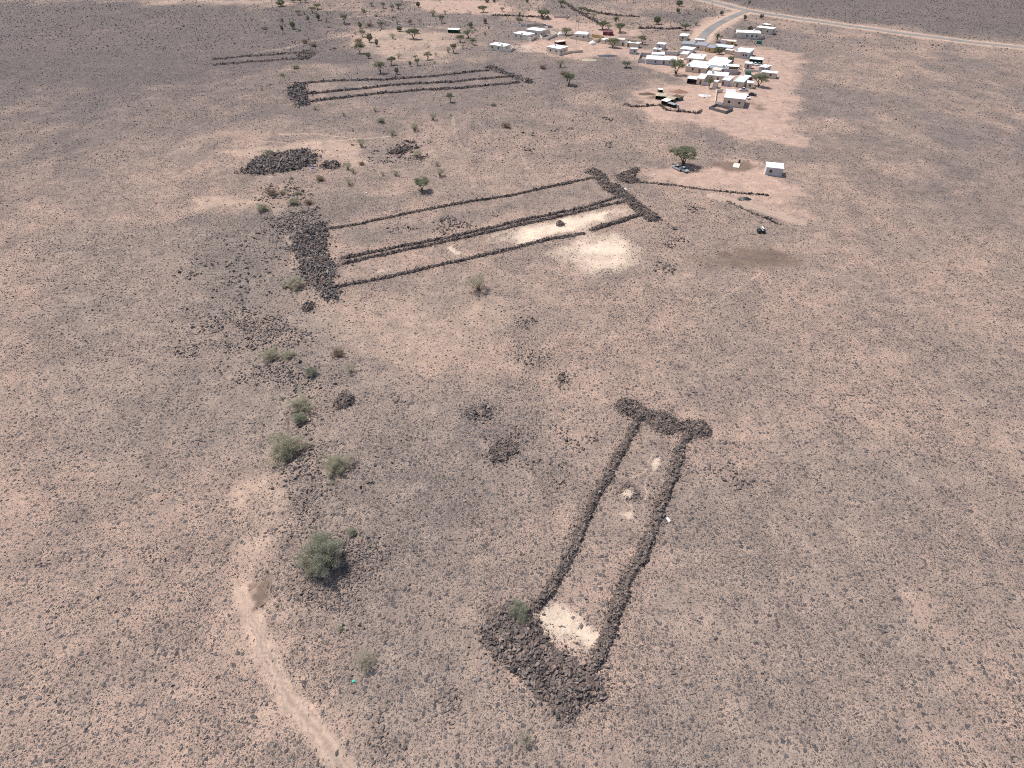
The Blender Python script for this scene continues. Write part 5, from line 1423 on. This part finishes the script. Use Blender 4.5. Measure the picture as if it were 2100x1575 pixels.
addz(525, 0, 4, [(205, 30, 50, 75, 'n'), (365, 8, 20, 40, 'a'), (410, 6, 18, 40, 'a'), (310, 8, 20, 40, 'a'), (70, 222, 245, 45, 'k'), (220, 172, 202, 26, 't'), (222, 232, 275, 28, 't'),
    (305, 205, 236, 55, 'n'), (355, 238, 256, 40, 'k'), (350, 98, 122, 45, 'a'), (395, 95, 112, 35, 's'), (465, 75, 106, 60, 'a'), (505, 48, 74, 60, 'a'), (514, 140, 166, 42, 'n'),
    (570, 145, 174, 50, 's'), (580, 95, 110, 30, 's'), (432, 150, 182, 22, 't'), (590, 213, 232, 32, 'k'), (730, 130, 194, 58, 'a'), (885, 95, 120, 30, 't'), (950, 32, 50, 45, 'a'),
    (982, 120, 138, 36, 'k'), (1045, 38, 68, 45, 'a'), (1120, 60, 86, 38, 'a'), (1170, 45, 72, 60, 'a'), (1124, 134, 150, 30, 'k'), (1155, 172, 196, 45, 's'), (1264, 177, 200, 40, 'a'),
    (855, 203, 230, 36, 'n'), (928, 190, 220, 55, 'd'), (1030, 200, 236, 50, 'a'), (1056, 182, 202, 36, 's'), (875, 268, 303, 60, 'a'), (936, 310, 345, 50, 'n'), (838, 325, 356, 66, 'd'),
    (992, 348, 380, 36, 'n'), (815, 272, 290, 26, 's'), (1120, 286, 333, 52, 's'), (1180, 235, 256, 56, 'n'), (1292, 268, 318, 98, 'A'), (852, 384, 437, 86, 'A'), (922, 453, 476, 42, 'n'),
    (1165, 450, 486, 52, 's'), (1112, 492, 532, 66, 'A'), (1022, 543, 602, 78, 'a'), (1156, 577, 608, 36, 'n'), (975, 523, 546, 30, 's'), (1310, 468, 490, 42, 'a'), (1326, 494, 536, 42, 'a'),
    (1266, 514, 542, 26, 'n'), (1410, 452, 490, 62, 'a'), (1475, 443, 468, 36, 's'), (1465, 504, 536, 30, 's'), (1380, 524, 548, 22, 's'), (1573, 402, 434, 55, 's'), (1620, 384, 434, 58, 'a'),
    (1696, 370, 396, 35, 's'), (1676, 310, 347, 60, 'a'), (1780, 333, 366, 50, 'a'), (1742, 274, 313, 82, 'a'), (1524, 150, 188, 50, 'a'), (1331, 38, 62, 36, 'n'), (1340, 158, 182, 36, 's'),
    (1550, 95, 120, 36, 's'), (1450, 95, 126, 60, 's'), (1756, 100, 124, 30, 's'), (1760, 205, 226, 42, 'n'), (1880, 174, 194, 30, 'n'), (1796, 238, 256, 26, 'k'), (320, 538, 582, 62, 'b'),
    (210, 608, 632, 46, 'k'), (485, 875, 908, 46, 's'), (718, 932, 958, 42, 's'), (975, 890, 920, 42, 's'), (1026, 978, 1000, 56, 's'), (1447, 940, 986, 68, 's'), (1595, 783, 836, 60, 'a'),
    (1595, 935, 966, 24, 's'), (1946, 850, 870, 46, 'k'), (1300, 1022, 1045, 60, 's'), (45, 722, 745, 30, 's'), (115, 690, 708, 24, 'k'), (398, 335, 350, 56, 'd'), (470, 358, 382, 58, 'd'), (640, 388, 404, 36, 'k')])
addz(980, 0, 7, [(80, 122, 178, 145, 'A'), (347, 132, 168, 76, 'a'), (600, 200, 226, 30, 't'), (727, 135, 158, 36, 'k'), (590, 292, 356, 102, 'a'), (935, 212, 264, 198, 'A'), (1195, 40, 96, 112, 'A'),
    (1258, 450, 505, 172, 'A'), (1492, 135, 186, 130, 'A'), (1590, 160, 198, 90, 'A'), (1668, 200, 232, 92, 's'), (1790, 350, 420, 180, 'A'), (1880, 370, 410, 90, 's'), (2040, 385, 462, 170, 'A'),
    (1935, 600, 682, 172, 'a'), (1192, 882, 968, 132, 's'), (930, 948, 995, 100, 'd'), (1225, 1035, 1066, 92, 'd'), (1305, 1122, 1228, 178, 'A'), (105, 295, 332, 52, 'n'), (102, 468, 494, 60, 's'),
    (160, 402, 432, 26, 't'), (950, 112, 140, 82, 's'), (130, 18, 38, 80, 'n'), (235, 15, 40, 50, 'n'), (705, 12, 36, 50, 'n')])
addz(1275, 0, 7, [(820, 48, 88, 100, 'n'), (805, 148, 188, 66, 'n'), (960, 165, 196, 60, 's'), (1065, 113, 150, 46, 's'), (1112, 113, 142, 42, 's'), (1206, 130, 162, 62, 's'), (1335, 155, 192, 46, 's'),
    (1430, 185, 218, 58, 'n'), (505, 290, 345, 112, 'n'), (912, 378, 434, 142, 'A'), (1075, 310, 362, 92, 's'), (290, 560, 634, 112, 'A'), (160, 612, 662, 140, 'a'), (1395, 722, 775, 124, 'n'),
    (775, 940, 1068, 240, 'a'), (62, 918, 970, 140, 'A'), (1550, 870, 935, 92, 'n'), (1762, 242, 292, 52, 'n'), (2002, 238, 272, 58, 'n'), (1840, 408, 444, 82, 'n'), (1730, 425, 455, 62, 'd'),
    (1832, 28, 52, 42, 'n'), (1692, 950, 985, 72, 's')])
addz(1275, 100, 7, [(1252, 455, 565, 112, 'a'), (1962, 430, 540, 212, 'a'), (1662, 490, 530, 26, 't')])
addz(525, 240, 3.937, [(95, 275, 298, 82, 'k'), (842, 198, 250, 86, 's'), (1096, 112, 150, 66, 's'), (1278, 72, 104, 76, 's'), (1302, 292, 325, 72, 's'), (1480, 432, 494, 82, 's'), (1460, 366, 392, 46, 's'),
    (1340, 530, 592, 132, 'a'), (1020, 450, 478, 42, 's'), (1122, 445, 482, 56, 's'), (735, 384, 422, 72, 's'), (782, 426, 456, 52, 's'), (746, 510, 536, 62, 's'), (516, 490, 522, 66, 'd'), (286, 490, 508, 32, 'k'),
    (332, 608, 642, 62, 'b'), (300, 670, 712, 92, 'b'), (422, 682, 712, 62, 'd'), (122, 600, 632, 92, 'd'), (212, 600, 628, 52, 'b'), (45, 722, 768, 98, 'b'), (376, 757, 782, 42, 'k'), (306, 1332, 1392, 142, 'b'),
    (1792, 1315, 1400, 172, 's'), (852, 368, 398, 52, 'd'), (2020, 62, 86, 72, 'd'), (1006, 22, 45, 58, 'k'), (780, 102, 118, 24, 'k'), (176, 266, 276, 16, 'k')])
addz(1050, 240, 3.937, [(1380, 295, 392, 208, 'a', 'wide umbrella acacia shading two silver pickups'), (1840, 660, 675, 36, 'k')])
addz(525, 640, 3.425, [(100, 292, 345, 122, 'b'), (222, 297, 355, 92, 'b'), (386, 416, 465, 92, 'B'), (574, 282, 312, 82, 'd'), (657, 388, 450, 82, 's'), (306, 642, 692, 162, 'b'), (302, 737, 772, 112, 'B'), (202, 948, 1062, 245, 'b'),
    (560, 1052, 1135, 205, 'b'), (184, 606, 640, 32, 'k')])
addz(525, 1080, 3.181, [(420, 165, 300, 322, 'B', 'largest green bush, alone on the rough slope at the lower left'), (622, 32, 66, 72, 'B', 'small green shrub touching the upper right of the largest green bush'), (550, 664, 680, 36, 'k'), (716, 872, 960, 132, 's'), (256, 206, 214, 20, 'k'), (145, 300, 310, 24, 'k'), (140, 516, 528, 26, 'k')])
addz(1050, 1080, 3.181, [(85, 1385, 1440, 96, 's', 'sparse grey shrub at the bottom, below the nearest enclosure foot')])
addz(960, 1200, 5.25, [(545, 268, 390, 265, 'B', 'round green shrub on the foot platform of the nearest enclosure')])

LAND = [('the lower left dirt track', 590, 1430), ('the oval cairn', 705, 824), ('the foot of the middle enclosure', 650, 535), ('the hollow round cairn', 1035, 920),
        ('the rugged basalt outcrop', 585, 335), ('the long side of the middle enclosure', 900, 410), ('the foot of the far enclosure', 610, 195), ('the far enclosure', 830, 180),
        ('the head of the far enclosure', 1045, 155), ('the dark upper left slope', 590, 50), ('the round sandy hollow', 830, 90), ('the sandy strip above the hollow', 800, 35),
        ('the lone cream house', 1027, 98), ('the paired white roofed houses', 1090, 76), ('the corner house', 1150, 105), ('the H-frame pole', 1183, 60), ('the maroon shed', 1246, 68),
        ('the beige house', 1265, 88), ('the long low house', 1352, 128), ('the largest white roof', 1463, 132), ('the large square house', 1503, 208), ('the access road', 1470, 50),
        ('the top road junction', 1523, 20), ('the long upper right house', 1533, 76), ('the slanted bluish roof', 1515, 170), ('the animal pens', 1365, 208), ('the pale shelter on the plain', 930, 66),
        ('the sandy yard', 1480, 370), ('the middle enclosure', 980, 480), ('the hillside terrace walls', 1300, 35), ('the green skip', 1556, 90), ('the utility pole on the plain', 850, 15)]
def place(cx, cy, lm):
    n, lx, ly = lm
    dx, dy = cx - lx, (cy - ly) * 1.7
    if abs(dx) > abs(dy): return ('right of ' if dx > 0 else 'left of ') + n
    return ('in front of ' if dy > 0 else 'beyond ') + n
def make_labels():
    ks = {}
    for p in PL:
        if p['label']: continue
        lm = min(LAND, key=lambda l: math.hypot(p['cx'] - l[1], (p['cy'] - l[2]) * 1.7))
        p['where'] = place(p['cx'], p['cy'], lm)
        ks.setdefault((KINDS[p['c']][5], p['where']), []).append(p)
    for (look, where), ps in ks.items():
        if len(ps) == 1: ps[0]['label'] = f'{look} {where}'; continue
        ps.sort(key=lambda p: p['cx'])
        big = max(ps, key=lambda p: p['w'])
        names = ['leftmost', 'second from left', 'third from left', 'fourth from left', 'fifth from left', 'sixth from left', 'seventh from left', 'eighth from left']
        for i, p in enumerate(ps):
            o = 'rightmost' if i == len(ps) - 1 else names[min(i, 7)]
            if len(ps) == 2: o = 'left one' if i == 0 else 'right one'
            p['label'] = f'{look} {where}, {o} of {("two", "three", "four", "five", "six", "seven", "eight", "nine")[min(len(ps), 9) - 2]}'
make_labels()
PI_ = random.Random(77)
for i, p in enumerate(PL):
    shape, leaf, bark, name, cat, look = KINDS[p['c']]
    tree = shape in ('acacia', 'dense', 'thin')
    if tree:
        g = G(p['cx'], p['by'])
    else:
        g = G(p['cx'], p['cy']); 
    s = scale_at(g); dep = dep_at(g)
    w = p['w'] / s
    if tree:
        hc = max((p['by'] - p['cy']) / (s * math.cos(dep)), w * 0.18)
        zc = {'acacia': 0.66, 'dense': 0.52, 'thin': 0.85}[shape]
        sz = hc / zc
        if shape == 'acacia': sz = min(max(sz, w * 0.55), w * 1.25)
        else: sz = min(max(sz, w * 0.7), w * 1.6)
    else:
        sz = w * {'bush': 0.82, 'big': 0.85, 'sparse': 0.95}[shape]
        zc = {'bush': 0.38, 'big': 0.42, 'sparse': 0.55}[shape]
        d = zc * sz / math.tan(dep)                      # crown centre hangs this far in front of the point seen behind it
        vx, vy, vz = flat_xy(p['cx'], p['cy']); L = math.hypot(vx, vy)
        g = Vector((g.x - vx / L * d, g.y - vy / L * d, 0)); g.z = float(height(g.x, g.y))
    fill = {'acacia': 1.04, 'dense': 1.08, 'thin': 1.3, 'bush': 1.28, 'big': 1.02, 'sparse': 1.15}[shape]
    nv = {'big': 2, 'acacia': 6, 'dense': 4, 'sparse': 4}.get(shape, 3)
    cme, tme = variant(shape, i % nv, leaf, bark)
    e = empty(name, g, PI_.uniform(0, 6.28))
    tag(e, p['label'], cat, 'trees about the village and plain' if cat == 'tree' else 'desert shrubs')
    e.scale = (w * fill * PI_.uniform(0.94, 1.06), w * fill * PI_.uniform(0.94, 1.06), sz)
    link(bpy.data.objects.new('trunk' if tree else 'stems', tme), e)
    link(bpy.data.objects.new('crown' if tree else 'foliage', cme), e)

# the date palm beside the access road
def palm(at, w, label):
    g = G(*at); s = scale_at(g); R = w / s / 2
    e = empty('palm_tree', g); tag(e, label, 'palm')
    h = R * 1.25
    m = MB(); m.tube([(0, 0, -0.3), (0.1, 0, h * 0.5), (0.15, 0.05, h)], [0.30, 0.24, 0.26], 8); m.build('trunk', M['bark'], e)
    r = random.Random(3)
    fr = MB()
    for k in range(46):
        a = r.uniform(0, 6.283); el = r.uniform(-0.5, 1.35); L = R * r.uniform(0.85, 1.1)
        d = Vector((math.cos(a) * math.cos(el), math.sin(a) * math.cos(el), math.sin(el)))
        side = Vector((-math.sin(a), math.cos(a), 0))
        p = Vector((0.15, 0.05, h)); pts = [p.copy()]
        for q in range(5):
            d = (d + Vector((0, 0, -0.20))).normalized(); p = p + d * L / 5; pts.append(p.copy())
        for q in range(5):
            for sgn in (-1, 1):
                wq = 0.34 * (1 - q * 0.12); a0, b0 = pts[q], pts[q + 1]
                fr.quad(a0, b0, b0 + side * sgn * wq * 0.8 - Vector((0, 0, 0.15)) + (b0 - a0) * 0.3, a0 + side * sgn * wq - Vector((0, 0, 0.15)) + (b0 - a0) * 0.3)
    me = fr.mesh('crown', M['darkleaf'])
    at_ = me.attributes.new('rnd', 'FLOAT', 'POINT'); at_.data.foreach_set('value', np.random.default_rng(2).uniform(0, 0.8, len(me.vertices)).astype(np.float32))
    link(bpy.data.objects.new('crown', me), e)
palm((1470, 86), 19, 'tall bushy date palm beside the lower end of the access road')
palm((1263, 50), 17, 'wide low palm with drooping fronds behind the acacias near the maroon shed')
